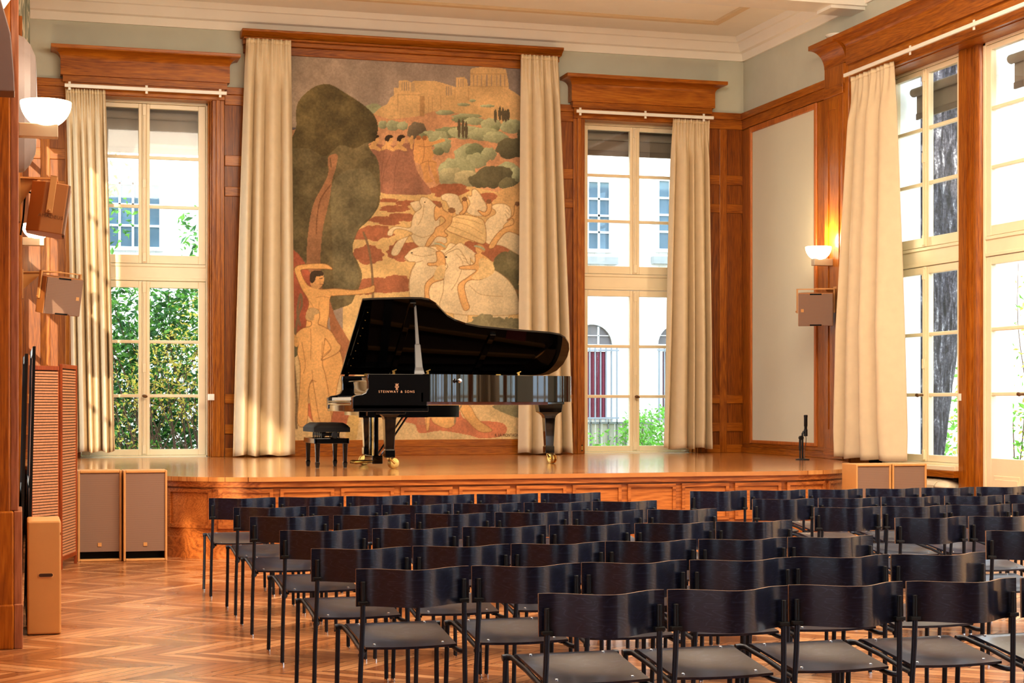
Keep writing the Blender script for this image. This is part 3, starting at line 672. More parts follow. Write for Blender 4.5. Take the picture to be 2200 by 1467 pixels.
    line(E([(646,470),(640,520),(620,560)]), 1.1, HL, .5); line(E([(600,600),(640,615),(690,600)]), 1.1, HL, .5); mane([((700,490),(716,505)),((704,510),(720,525)),((704,530),(720,545))])
    blob(*E([(650,458)])[0], 1.6, 1.2, (80, 60, 40), .05, 1)
    person([(745,545),(800,515),(862,520),(915,545),(920,640),(862,630),(790,602),(748,582)], (228, 188, 122))
    for q in ([(770,545),(840,560),(910,600)], [(765,565),(830,590),(915,632)], [(790,525),(860,540),(912,560)]): line(E(q), 1, (170, 122, 66), .6)
    person([(694,482),(706,470),(724,472),(734,492),(760,508),(772,520),(766,556),(738,586),(752,604),(742,614),(704,612),(672,652),(652,656),(666,622),(690,594),(700,572),(722,560),(742,540),(722,520),(700,540),(692,520)])
    blob(*E([(716,472)])[0], 5.5, 5, (150, 96, 56), .1, 9); blob(*E([(772,500)])[0], 8, 8, SK, .05, 4); blob(*E([(770,494)])[0], 8, 6, (140, 96, 56), .1, 5)
    # near pair (lower)
    horse([(728,150),(760,120),(840,90),(900,80),(960,100),(1000,60),(1090,110),(1130,180),(1230,210),(1330,270),(1375,350),(1365,430),(1330,500),(1260,560),(1230,520),(1200,440),(1110,430),(1095,520),(1060,560),(1020,560),(1010,470),(930,470),(900,560),(840,560),(800,440),(755,330),(765,230),(795,170),(770,165),(745,165)], B, (230, 200, 150))
    horse([(965,200),(960,130),(1000,95),(1060,60),(1110,140),(1110,230),(1080,300),(1000,330),(960,300),(990,240)], B, (234, 204, 154))
    fill(B([(1070,70),(1130,110),(1190,170),(1150,180),(1100,130)]), HO); fill(B([(1380,330),(1405,345),(1405,360),(1370,350)]), (150, 112, 66))
    for p in ([(800,95),(815,92),(825,100)], [(965,140),(975,150)]): line(B(p), 2.2, (60, 50, 40), .8)
    for p in ([(850,90),(880,150),(860,220),(800,240)], [(1000,330),(960,380),(990,470)], [(1110,430),(1200,420),(1260,470)], [(1230,210),(1300,250),(1360,330)]): line(B(p), 1.1, HL, .5)
    horse([(557,702),(566,694),(590,670),(640,655),(690,668),(722,700),(740,760),(700,800),(655,836),(640,930),(592,930),(580,830),(590,770),(608,728),(582,724),(566,712)], E)
    horse([(733,715),(745,690),(770,676),(802,668),(830,705),(856,740),(960,760),(1040,826),(1070,900),(1060,960),(742,950),(733,850),(740,770),(752,745)], E)
    for q in ([(590,690),(640,700),(690,690)], [(610,728),(640,720)], [(790,690),(820,730),(800,800),(770,850)], [(850,830),(900,870),(1000,880)]): line(E(q), 1, HL, .5)
    mane([((812,690),(826,700)),((820,706),(836,714)),((826,722),(842,730)),((690,676),(706,684)),((700,690),(716,698)),((708,708),(724,714)),((822,740),(838,746))])
    blob(*E([(745,703)])[0], 2.6, 2, (70, 56, 44), .05, 2); blob(*E([(592,684)])[0], 1.8, 1.3, (70, 56, 44), .05, 3)
    person([(700,682),(716,676),(736,692),(742,740),(722,790),(732,804),(684,822),(668,862),(680,930),(660,936),(650,832),(690,785),(706,745),(668,742),(664,730),(702,724)]); fill(E([(706,748),(742,742),(730,800),(690,800)]), (228, 188, 122))
    person([(874,692),(892,684),(912,692),(946,720),(958,768),(906,802),(852,806),(828,832),(838,890),(850,930),(822,936),(797,836),(840,795),(880,762),(815,758),(808,746),(870,734)]); fill(E([(896,712),(946,720),(960,770),(905,802),(858,796),(890,760)]), (228, 188, 122))
    for x, y in ((716,656),(893,668)):
        blob(*E([(x,y)])[0], 8, 9.5, SK, .05, x); fill(E([(x-20,y-16),(x+4,y-22),(x+24,y-8),(x+24,y+14),(x+10,y+6),(x-8,y-4)]), (196, 142, 78)); line(E([(x-20,y-14),(x+4,y-10),(x+24,y+2)]), 3, (160, 168, 136), .85)
    # lower-right scrub below the horse
    for k, (x, y, rx, ry) in enumerate(((1190,520,70,48),(1270,530,60,40),(1330,540,50,46),(1390,540,40,40),(1120,545,60,24))): blob(*B([(x, y)])[0], rx/2.717, ry/2.717, (128, 118, 84), .16, k+300, amp=.4)
    fill(B([(1010,560),(1420,560),(1420,720),(1010,720)]), (200, 168, 112), sm=False)
    # --- bottom of the picture: pale rocks, red cloth, kneeling leg
    fill(B([(40,690),(700,690),(1420,1000),(1420,1230),(40,1230)]), (214, 178, 120), sm=False, amp=.22)
    fill(B([(160,1000),(420,980),(440,1130),(230,1130)]), (184, 98, 56), amp=.25); fill(B([(720,1075),(860,1060),(1010,1090),(1050,1040),(1090,1090),(1300,1110),(1310,1180),(1180,1200),(1100,1180),(940,1155),(820,1170),(790,1120),(720,1100)]), (200, 112, 68), amp=.25)
    fill(B([(800,900),(870,900),(870,1120),(800,1120)]), (196, 122, 78), sm=False); fill(B([(1240,1010),(1420,1010),(1420,1080),(1330,1060)]), (140, 130, 92), amp=.3)
    fill(B([(400,1080),(460,1000),(450,1200),(390,1210)]), (206, 164, 86), amp=.2)
    kn = B([(860,1000),(1000,1000),(1060,1000),(1110,1010),(1160,1090),(1240,1150),(1200,1165),(1150,1150),(1090,1090),(1050,1030),(1030,1060),(1020,1120),(970,1140),(900,1110),(880,1080),(870,1150),(855,1140)])
    fill(kn, (222, 164, 88), amp=.16, shade=.25); outline(kn, 1, (150, 90, 40), .5); line(B([(1060,1010),(1030,1060),(1022,1110)]), 3.4, (140, 118, 84), .8)
    for p in ([(60,880),(250,880),(250,760)], [(70,1000),(160,1000)], [(180,940),(420,930)]): line(B(p), 1, (170, 126, 74), .5, False)
    # --- archer with arm raised, companion seen from behind, red cloak
    fill(B([(40,110),(90,108),(150,180),(200,300),(220,460),(200,560),(120,620),(60,640),(30,500)]), (172, 82, 50), amp=.3, shade=.3)
    fill(B([(30,560),(90,560),(110,640),(100,720),(30,720)]), (96, 90, 60), amp=.3)
    fill(B([(290,400),(330,500),(400,620),(440,700),(440,830),(380,850),(330,780),(300,600)]), (170, 104, 60), amp=.25)
    man = B([(84,210),(120,188),(250,180),(300,200),(306,216),(270,212),(140,214),(128,236),(160,300),(200,320),(250,330),(330,326),(440,335),(520,318),(552,306),(556,330),(540,350),(440,362),(330,368),(296,380),(290,470),(280,560),(330,640),(370,760),(340,880),(290,1120),(200,1120),(150,700),(160,480),(170,400),(130,330),(100,260)])
    SKM = (224, 164, 86)
    fill(man, SKM, amp=.14, shade=.15); outline(man, 1.1, (146, 88, 38), .6)
    fill(B([(190,240),(230,226),(256,250),(258,290),(240,318),(215,330),(190,320),(180,290)]), (220, 156, 84)); fill(B([(176,256),(190,226),(240,222),(258,240),(250,252),(215,256),(206,280),(190,296),(178,284)]), (62, 46, 32))
    line(B([(234,268),(250,266)]), 1.2, (70, 46, 26), .8); line(B([(236,300),(250,302)]), 1.2, (140, 70, 40), .7)
    for p in ([(290,380),(250,372),(210,380)], [(232,400),(228,470)], [(176,400),(200,440)]): line(B(p), 1, (160, 100, 48), .5)
    back = B([(155,470),(180,440),(225,450),(234,490),(225,530),(250,545),(300,575),(340,640),(358,660),(340,700),(260,740),(246,735),(300,680),(270,620),(262,640),(250,760),(265,820),(290,960),(300,1110),(240,1110),(200,900),(190,860),(170,920),(160,1110),(105,1110),(118,900),(120,780),(104,700),(110,640),(92,600),(130,560),(180,545),(185,520),(160,510)])
    fill(back, (226, 168, 92), amp=.12, shade=.15); outline(back, 1.1, (146, 88, 38), .6)
    fill(B([(152,490),(160,455),(190,438),(225,450),(230,470),(205,480),(196,510),(170,512),(155,505)]), (186, 146, 92), amp=.25)
    for p in ([(182,560),(184,640),(182,740)], [(190,800),(192,860),(178,880)], [(192,860),(215,870)], [(130,640),(150,760),(140,820)], [(250,640),(246,735)], [(300,680),(262,712)]): line(B(p), 1.1, (152, 92, 42), .6)
    line(B([(120,540),(105,470),(112,400),(124,360),(130,420),(110,480),(96,560),(80,700),(92,860),(100,980),(96,1090),(100,1140)]), 4.6, (128, 100, 68), .9)
    arm = B([(55,570),(96,600),(110,640),(100,668),(70,640),(50,600)]); fill(arm, SKM)
    col[:] = col*.86+np.array((204, 172, 128.))*.14
    # --- paint ageing: overall mottling, slightly darker margins
    col[:] = col*(1+.05*N2+.05*N4)[..., None]
    lc = np.clip(col, 0, 255)/255; lc = np.where(lc <= .04045, lc/12.92, ((lc+.055)/1.055)**2.4)
    gy = lc.mean(-1, keepdims=True); lc = np.clip((lc*.86+gy*.14)*np.array((1.12, 1.15, 1.12)), 0, 1)
    me = bpy.data.meshes.new('painted_canvas'); nv = (NX+1)*(NZ+1)
    vs = np.stack([X, np.full_like(X, YB-.022), Z], -1).reshape(-1, 3); vs = vs - np.array(OFF[mural.name])
    me.vertices.add(nv); me.vertices.foreach_set('co', vs.ravel())
    jj, ii = np.meshgrid(np.arange(NZ), np.arange(NX), indexing='ij'); a = (jj*(NX+1)+ii)
    quads = np.stack([a, a+1, a+NX+2, a+NX+1], -1).reshape(-1, 4)
    nf = len(quads); me.loops.add(nf*4); me.loops.foreach_set('vertex_index', quads.ravel().astype(np.int32))
    me.polygons.add(nf); me.polygons.foreach_set('loop_start', np.arange(0, nf*4, 4, dtype=np.int32))
    me.update(calc_edges=True)
    at = me.color_attributes.new('paint', 'FLOAT_COLOR', 'POINT'); at.data.foreach_set('color', np.concatenate([lc.reshape(-1, 3), np.ones((nv, 1))], 1).ravel())
    m = NT('mural paint'); at_n = m.n('VertexColor', layer_name='paint'); co = m.n('TexCoord')
    nz = m.n('TexNoise', {'Vector': (co, 'Object'), 'Scale': 60.0, 'Detail': 4.0})
    k = m.n('MixRGB', {0: 1.0, 1: (at_n, 'Color'), 2: m.ramp((nz, 'Fac'), [(.3, (.9,)*3), (.7, (1.08,)*3)])}, blend_type='MULTIPLY')
    m.bsdf(col=k, rough=.85, spec=.2)
    me.materials.append(m.mat)
    o = bpy.data.objects.new('painted_canvas', me); C.objects.link(o); o.parent = mural
    return o
mural = thing('wall_painting', 'tall faded wall painting with riders, nude archers, a dark tree and a hilltop temple', 'painting', (5.19, YB-.03, 1.03))
make_mural()
Mx = Matrix.Translation((xb(1092), YB-.026, zb(1092, 935))) @ Matrix.Rotation(PI/2, 4, 'X')
text_obj('signature', 'R. LA MONTAGNE S', .062, plain('faded ink', (104, 78, 52), .8), Mx, mural, .0005, sx=.75)
b = MB(); b.box(MX0, MX1, YB-.02, YB-.013, MZ0, MZ1); b.build('backing', M_plaster, mural)
# ------------------------------------------------------------------ curtains and their rails
def curtain(name, label, top, bot, zt, zb_, normal, seed, folds=6, amp=.075, group=None, hemn=.02):
    """top/bot: ((x,y),(x,y)) ends of the gathered top and of the hem; folds swell towards the hem"""
    rr = random.Random(seed); ws = [rr.uniform(.45, 1.7) for _ in range(folds)]; tot_ = sum(ws); cs = [0]
    for w in ws: cs.append(cs[-1]+w/tot_)
    am = [rr.uniform(.55, 1.15) for _ in range(folds)]; lean = [rr.uniform(-.25, .25) for _ in range(folds+1)]
    def fold(s, t):
        s = min(max(s + .035*t*math.sin(5*s+seed), 0), .99999)
        for i in range(folds):
            if s < cs[i+1]: break
        q = (s-cs[i])/(cs[i+1]-cs[i]); return am[i]*(math.sin(PI*q)**.75) - .35*math.cos(2*PI*q)*.6
    def P(s, t):
        a = Vector(top[0]).lerp(Vector(top[1]), s); c = Vector(bot[0]).lerp(Vector(bot[1]), s)
        e = t**.8; p = a.lerp(c, e)
        k = min(1, t/.12); pleat = .018*math.sin(2*PI*s*folds*2.4+seed)*(1-k) + .012*(1-k)*math.sin(37*s+seed)
        d = amp*(.35+.65*min(1, t*1.5))*k*fold(s, t) + pleat
        d += hemn*max(0, (t-.93)/.07)*math.sin(23*s+seed*3)
        z = zt + (zb_-zt)*t + .012*max(0, (t-.9)/.1)*math.sin(17*s+seed)
        return (p.x+normal[0]*d, p.y+normal[1]*d, z)
    b = MB(); b.grid(P, 150, 60)
    o = thing(name, label, 'curtain', ((top[0][0]+top[1][0])/2, (top[0][1]+top[1][1])/2, zb_), group)
    b.build('cloth', M_curtain, o, smooth=80, solid=.006)
    h = MB(); h.grid(lambda s, t: tuple(np.array(P(s, .012*t)) + np.array((normal[0], normal[1], 0))*.006), 150, 1); h.build('heading_tape', plain('curtain heading', (232, 210, 172), .8), o, smooth=80, solid=.004)
    return o
y1, y2 = YB-.17, YB-.20
curtain('curtain', 'cream curtain gathered at the left side of the leafy window', ((xb(141,y1), y1), (xb(226,y1), y1)), ((xb(156,y2), y2), (xb(247,y2), y2)), 5.70, .90, (0,-1), 3, 6, .13)
curtain('curtain', 'cream full length curtain hanging left of the wall painting', ((xb(529,y1), y1-.04), (xb(624,y1), y1-.04)), ((xb(500,y2), y2-.04), (xb(633,y2), y2-.04)), 6.50, .835, (0,-1), 11, 4, .17)
curtain('curtain', 'cream full length curtain hanging right of the wall painting, behind the piano tail', ((xb(1118,y1), y1-.04), (xb(1197,y1), y1-.04)), ((xb(1113,y2), y2-.04), (xb(1223,y2), y2-.04)), 6.50, .835, (0,-1), 6, 4, .17)
curtain('curtain', 'cream curtain gathered at the right side of the window with arched view', ((xb(1445,y1), y1), (xb(1523,y1), y1)), ((xb(1423,y2), y2), (xb(1527,y2), y2)), 5.70, .885, (0,-1), 8, 5, .15)
x1, x2 = XR-.16, XR-.20
curtain('curtain', 'wide cream curtain on the right-hand wall beside the window with the tree trunk', ((x1, yr(1833,x1)), (x1, yr(1919,x1))), ((x2, yr(1814,x2)), (x2, yr(1945,x2))), 5.70, .85, (-1,0), 14, 4, .20)
def rail(label, a, c, nrm, marks):
    o = thing('curtain_rail', label, 'curtain rail', tuple((Vector(a)+Vector(c))/2)); b = MB(); b.bar(a, c, .03, .045); b.build('track', M_white, o, bevel=.004)
    n_ = Vector(nrm)
    for t in marks:
        p = Vector(a).lerp(Vector(c), t) - n_*.018
        b = MB(); d = (Vector(c)-Vector(a)).normalized(); b.bar(p-d*.016+Vector((0,0,0)), p+d*.016, .012, .11); b.build('bracket', M_white, o)
rail('white curtain rail above the leafy window', (WCX[0]-1.06, YB-.235, 5.73), (WCX[0]+1.06, YB-.235, 5.73), (0,-1,0), (.03, .5, .96))
rail('white curtain rail above the window with arched view', (WCX[1]-1.06, YB-.235, 5.73), (WCX[1]+1.06, YB-.235, 5.73), (0,-1,0), (.03, .5, .93))
rail('long white curtain rail on the right-hand wall', (XR-.235, 19.72, 5.73), (XR-.235, 8.0, 5.73), (-1,0,0), (.14, .26, .36, .5, .7, .9))

# ------------------------------------------------------------------ chairs
def make_chair():
    t = thing('stacking_chair', 'chair', 'chair', (0,0,0), 'rows of black chairs facing the stage')
    b = MB()
    def by(x): return -.125*(.5+.5*math.cos(PI*min(1, abs(x)/.235)))
    b.sheet(lambda s, q: ((s-.5)*.524, by((s-.5)*.524)+.004*q, .622+.168*q), 40, 3, .011)
    o = b.build('backrest', [M_ply, M_plyedge], t, smooth=40)
    b = MB()
    def sz(x, y): return .428+.060*(y-.03)/.49 - .022*math.cos(PI*x/.43)*(.5+.5*math.cos(PI*min(1, abs(y-.22)/.3))) - .03*max(0, (y-.46)/.06)**2 + .006
    b.sheet(lambda s, q: ((s-.5)*(.425+.012*q), .03+.49*q, sz((s-.5)*.425, .03+.49*q)-.006), 18, 14, .011, 0)
    b.build('seat', M_seat, t, smooth=40)
    for x in (-.16, .16):
        for y in (.09, .45):
            z = sz(x, y); MB().lathe([(.0075, z-.002), (.0075, z+.002), (.004, z+.0035)], (x, y, 0), 10).build('rivet', M_chrome, t, smooth=40)
    for s in (-1, 1):
        b = MB(); b.tube([(s*.247, .004, .012), (s*.243, -.004, .3), (s*.236, -.018, .52), (s*.234, -.022, .637)], .0115, 10)
        l = b.build('leg', M_steel, t, smooth=50)
        MB().lathe([(.0125, 0), (.0125, .012), (.0115, .018)], (s*.247, .004, 0), 10).build('glide', M_chrome, l)
        b = MB(); b.tube([(s*.249, .553, .012), (s*.245, .545, .25), (s*.243, .535, .46)], .0115, 10)
        l = b.build('leg', M_steel, t, smooth=50)
        MB().lathe([(.0125, 0), (.0125, .012), (.0115, .018)], (s*.249, .553, 0), 10).build('glide', M_chrome, l)
        b = MB(); b.tube([(s*.258, .535, .462), (s*.235, .535, .464), (s*.222, .51, .465), (s*.219, .3, .442), (s*.217, .10, .408), (s*.219, .05, .404), (s*.228, .012, .402), (s*.244, .0, .402)], [.0145]*2+[.0115]*6, 10)
        b.box(s*.205-.012, s*.205+.012, .09, .12, .405, .43); b.box(s*.205-.012, s*.205+.012, .42, .45, .445, .472)
        b.build('seat_rail', M_steel, t, smooth=50)
        b = MB(); b.box(s*.234-.022, s*.234+.022, -.035, .012, .630, .646)
        pts = [(.012*math.cos(a), .012*math.sin(a)-.012) for a in np.linspace(PI, 2*PI, 8)]
        b.prism([(s*.234+px, py-.006) for px, py in pts], 'z', .644, .735); b.build('back_clamp', M_blackp, t, smooth=40, bevel=.003)
    return t
ROWS = [  # (distance of the row, columns measured by their left ends)
 ('left', [(13.52, (447,600,743,884,1023,1163)), (12.26, (500,663,822,975,1124,1273)), (11.2, (537,714,892,1065,1230,1390)), (9.93, (599,801,995,1180,1364,1537)),
           (8.66, (670,889,1098,1300,1499,1690)), (7.53, (762,1017,1257,1482,1695,1906)), (6.36, (1153,1433,1696,1946,2190))]),
 ('right', [(13.46, (1484,1608,1737,1860,1980,2095)), (12.2, (1617,1756,1892,2030,2160)), (11.1, (1748,1893,2035,2173)), (9.95, (1921,2079)), (8.77, (2119,))])]
ORD = ['first', 'second', 'third', 'fourth', 'fifth', 'sixth']
RN = ['the row nearest the stage', 'the second row from the stage', 'the third row from the stage', 'the fourth row from the stage', 'the fifth row from the stage', 'the sixth row from the stage', 'the rearmost row nearest the camera']
proto = make_chair(); first = True; rr = random.Random(4)
for side, rows in ROWS:
    for i, (Y, us) in enumerate(rows):
        xs = [xb(u, Y) for u in us]; m_ = (len(xs)-1)/2; den = sum((j-m_)**2 for j in range(len(xs))) or 1
        stp = max(.535, sum((j-m_)*x for j, x in enumerate(xs))/den); mean = sum(xs)/len(xs)
        for j, u in enumerate(us):
            xl = mean+(j-m_)*stp + (xs[j]-mean-(j-m_)*stp)*.15; loc = (xl+.264, Y+rr.uniform(-.012, .012), 0); rz = R(rr.uniform(-.6, .6))
            lab = 'black chair, %s from the left in %s, %s seating block' % (ORD[j], RN[i], side)
            if first: proto.location = loc; proto.rotation_euler = (0,0,rz); proto['label'] = lab; first = False
            else: dup(proto, loc, rz, lab)

# ------------------------------------------------------------------ grand piano
P_ = thing('grand_piano', 'black concert grand piano with raised lid on the stage', 'piano', (5.0, 19.2, HS))
YN, YF, ZT, ZR, ZK = 18.36, 20.0, 1.862, 1.556, 1.476
out = [(4.30,YN), (4.45,YN+.005), (4.7,YN+.06), (4.95,YN+.20), (5.2,YN+.40), (5.45,YN+.56), (5.75,YN+.66), (6.02,YN+.72), (6.22,YN+.80), (6.34,YN+.97), (6.38,YN+1.22), (6.34,YN+1.46), (6.22,YN+1.60), (6.05,YF)]
oc = [(p.x, p.y) for p in spline([(x, y, 0) for x, y in out], 6)]
def rim(b, pts, th, z0, z1):
    n = len(pts); inn = []
    for i, (x, y) in enumerate(pts):
        a = Vector(pts[max(i-1, 0)]); c = Vector(pts[min(i+1, n-1)]); t = (c-a).normalized(); inn.append((x-t.y*th, y+t.x*th))
    vs = []
    for (x, y), (q, w) in zip(pts, inn): vs += [(x,y,z0), (q,w,z0), (q,w,z1), (x,y,z1)]
    fs = [(i*4+k, i*4+(k+1) % 4, i*4+4+(k+1) % 4, i*4+4+k) for i in range(n-1) for k in range(4)] + [(0,1,2,3), tuple((n-1)*4+k for k in range(4))]
    return b.add(vs, fs)
b = MB(); rim(b, oc, .06, ZR, ZT); b.box(3.72, 6.05, YF-.06, YF, ZR, ZT); b.box(4.28, 4.36, YN, YF, ZR-.0, ZR+.1)
b.build('rim', M_black, P_, smooth=40)
inner = [(4.36, YN+.12)] + [(min(x-.02, 6.02), y+.14) for x, y in oc[6:] if y < YF-.25] + [(6.02, YF-.1), (4.36, YF-.1)]
MB().prism(inner, 'z', ZR-.035, ZR+.01).build('underside', plain('warm brown beams', (132, 66, 26), .4, coat=.2), P_)
cheek = [(3.51,ZK), (4.345,ZK), (4.345,ZT), (3.685,ZT), (3.678,1.815), (3.685,1.769), (3.685,1.70), (3.66,1.658), (3.615,1.637), (3.54,1.626), (3.51,1.605)]
for y0, y1_ in ((YN, YN+.10), (YF-.10, YF)):
    b = MB(); b.prism(cheek, 'y', y0, y1_); b.build('arm', M_black, P_, bevel=.006)
b = MB(); b.box(3.52, 4.36, YN+.0, YF, ZK-.03, ZK+.045); b.build('key_bed', M_black, P_, bevel=.005)
b = MB(); b.box(3.505, 3.545, YN+.10, YF-.10, ZK+.045, ZK+.075); b.box(3.50, 3.545, YN+.10, YF-.10, ZK+.08, ZK+.096); b.build('key_slip', plain('black lacquer keyslip', (26, 22, 20), .08, coat=.8), P_, bevel=.008)
kw = (YF-YN-.26)/52; b = MB()
for i in range(52): b.box(3.55, 3.71, YN+.13+i*kw+.0008, YN+.13+(i+1)*kw-.0008, 1.55, 1.608)
b.build('white_keys', M_ivory, P_)
b = MB()
for i in range(51):
    if i % 7 in (0, 2, 3, 5, 6): b.box(3.61, 3.71, YN+.13+(i+1)*kw-.006, YN+.13+(i+1)*kw+.006, 1.608, 1.622)
b.build('black_keys', M_blackp, P_)
fb = [(3.705,1.60), (3.735,1.625), (3.752,1.68), (3.756,1.735), (3.75,1.785), (3.72,1.79), (3.72,1.80), (3.82,1.80), (3.82,1.60)]
b = MB(); b.prism(fb, 'y', YN+.10, YF-.10); b.build('fall_board', M_black, P_, smooth=50)
b = MB(); b.box(3.80, 3.86, YN+.10, YF-.10, 1.80, 1.835); b.build('name_rail', M_black, P_)
pl = [(4.0, YN+.12)] + [(x-.05, y+.09) for x, y in oc[4:60]] + [(6.0, YF-.08), (4.0, YF-.08)]
pt = MB().prism(pl, 'z', 1.70, 1.72).build('iron_plate', M_plate, P_)
b = MB()
for (xa, ya, xc, yc) in ((4.0, 18.6, 5.2, 18.95), (4.0, 19.0, 5.9, 19.35), (4.0, 19.35, 6.2, 19.65), (4.0, 19.7, 6.1, 19.8)): b.bar((xa, ya, 1.745), (xc, yc, 1.745), .035, .05)
b.build('plate_struts', M_gold, pt)
b = MB(); b.box(4.15, 4.24, YN+.12, YF-.10, 1.72, 1.79); b.build('dampers', M_blackp, P_)
b = MB(); b.box(5.7, 5.95, 19.25, 19.6, 1.722, 1.735); b.build('felt', M_felt, P_)
# lid: traced on its own inclined plane, hinged along the far side
AL = R(31); HY, HZ = YF-.01, ZT+.02; nL = Vector((0, math.sin(AL), math.cos(AL)))
def on_lid(u, v):
    d = Vector(ray(u, v)); o = Vector((0,0,H)); t = nL.dot(Vector((0,HY,HZ))-o)/nL.dot(d); return o+d*t
lp = [(728,811), (779,645), (800,643.5), (840,642.5), (880,641.5), (905,642), (922,645), (937,654), (950,668), (962,680), (978,689), (1000,697), (1030,703), (1080,708), (1140,713), (1180,716), (1203,720), (1215,727), (1222,738), (1223,750), (1219,766), (1210,782), (1196,796), (1180,804), (1165,808)]
L3 = [on_lid(u, v) for u, v in lp]; L3[0] = Vector((L3[1].x, HY, HZ)); L3[-1] = Vector((L3[-1].x, HY, HZ)); nn = len(L3)
b = MB(); b.add(L3+[p+nL*.024 for p in L3], [tuple(range(nn)), tuple(range(nn, 2*nn))[::-1]]+[(i, (i+1) % nn, nn+(i+1) % nn, nn+i) for i in range(nn)])
lid = b.build('lid', M_black, P_)
for (ua, va, uc, vc, w) in ((887,647,841,806,.07), (1059,716,1017,806,.07)):
    p, q = on_lid(ua, va), on_lid(uc, vc); b = MB(); b.bar(p-nL*.012, q-nL*.012, w, .028, up=tuple(nL)); b.build('lid_bar', M_black, lid, bevel=.004)
p, q = on_lid(790,660), on_lid(744,806); b = MB(); b.bar(p-nL*.006, q-nL*.006, .05, .014, up=tuple(nL)); b.build('lid_strip', M_black, lid)
b = MB()
for k in range(9):
    c = p.lerp(q, (k+.5)/9)+Vector((.012,0,0)); b.obox(c-nL*.016, (.012, .012, .006))
b.build('screws', M_brass, lid)
for x in (3.99, 4.72, 5.62):
    b = MB(); b.box(x-.03, x+.03, HY-.02, HY+.012, ZT, HZ+.02); b.lathe([(.012, x-.04), (.012, x+.04)], (0, HY, HZ+.012), 10, Matrix(((0,0,1),(1,0,0),(0,1,0)))); b.build('hinge', M_brass, P_)
for u in (838, 910, 1115):            # small brass catches along the near rim
    xx = xb(u*1.0, 18.6 if u < 1000 else 19.1); yy = YN+.03 if u < 1000 else YN+.75
    b = MB(); b.box(xx-.012, xx+.012, yy, yy+.02, ZT-.002, ZT+.03); b.bar((xx-.02, yy+.01, ZT+.03), (xx+.03, yy+.01, ZT+.05), .012, .012); b.build('catch', M_brass, P_)
base = Vector((4.27, YN+.06, ZT)); tp = on_lid(891.5, 656)
b = MB(); q1 = base.lerp(tp, .05); q2 = base.lerp(tp, .42)
def sect(p, w, d): return [p+Vector((-w,-d,0)), p+Vector((w,-d,0)), p+Vector((w,d,0)), p+Vector((-w,d,0))]
ss = [sect(base, .062, .02), sect(q1, .052, .02), sect(base.lerp(tp,.1), .043, .018), sect(q2, .032, .016), sect(base.lerp(tp,.44), .022, .014), sect(tp, .013, .012)]
vs = [v for s in ss for v in s]; fs = [(i*4+k, i*4+(k+1) % 4, i*4+4+(k+1) % 4, i*4+4+k) for i in range(5) for k in range(4)]+[(0,1,2,3), (20,21,22,23)]
b.add(vs, fs); b.build('lid_prop', plain('lacquer with painted sheen', (74, 70, 68), .25, coat=.3), P_, bevel=.004)  # black prop coloured grey: the sheen of reflected light is put into its colour
MB().lathe([(.022, 0), (.022, .006), (.016, .016), (.016, .03), (.026, .036), (.024, .05), (0.001, .055)], (4.72, YN+.05, 1.79), 16, Matrix(((1,0,0),(0,0,-1),(0,1,0))), cap=False).build('lock_knob', M_chrome, P_, smooth=50)
# gilt lettering and lyre on the cheek
words_ = []; wx = 0.0
for wd in ('STEINWAY', '&', 'SONS'):
    Mt = Matrix.Translation((0, YN-.001, H+(868-841.5)*18.75/3655)) @ Matrix.Rotation(PI/2, 4, 'X')
    q = text_obj('lettering', wd, .037, M_goldtext, Mt, P_, .0006, align='LEFT', spacing=1.32)
    xs = [v.co.x for v in q.data.vertices]; words_.append((q, wx-min(xs))); wx += max(xs)-min(xs)+.026
for q, dx in words_: q.data.transform(Matrix.Translation((dx+xb(852, YN)-OFF[P_.name][0]-(wx-.026)/2, 0, 0)))
ec = Vector((xb(852.5, YN), YN-.003, 1.53+(868-830)*18.75/3655)); b = MB()
for s in (-1, 1):
    b.tube([ec+Vector((s*x, 0, z)) for x, z in ((.004,-.022), (.018,-.012), (.019,.002), (.009,.014), (.012,.026), (.020,.030))], .0024, 6)
    b.tube([ec+Vector((s*x, 0, z)) for x, z in ((.003,-.014), (.010,-.006), (.006,.006), (.006,.018))], .0017, 6)
b.tube([ec+Vector((-.016,0,.022)), ec+Vector((.016,0,.022))], .0018, 6); b.tube([ec+Vector((-.014,0,-.034)), ec+Vector((.014,0,-.034))], .0026, 6)
b.tube([ec+Vector((0,0,-.034)), ec+Vector((0,0,.036))], .0018, 6); b.tube([ec+Vector((-.008,0,-.027)), ec+Vector((.008,0,-.027))], .0024, 6)
b.build('lyre_emblem', M_goldtext, P_, smooth=50)
def loft(secs, c):
    vs = []
    for z, a, d in secs: vs += [(c[0]-a, c[1]-d, z), (c[0]+a, c[1]-d, z), (c[0]+a, c[1]+d, z), (c[0]-a, c[1]+d, z)]
    n = len(secs); return MB().add(vs, [(i*4+k, i*4+(k+1) % 4, i*4+4+(k+1) % 4, i*4+4+k) for i in range(n-1) for k in range(4)]+[(0,1,2,3), tuple((n-1)*4+k for k in range(4))])
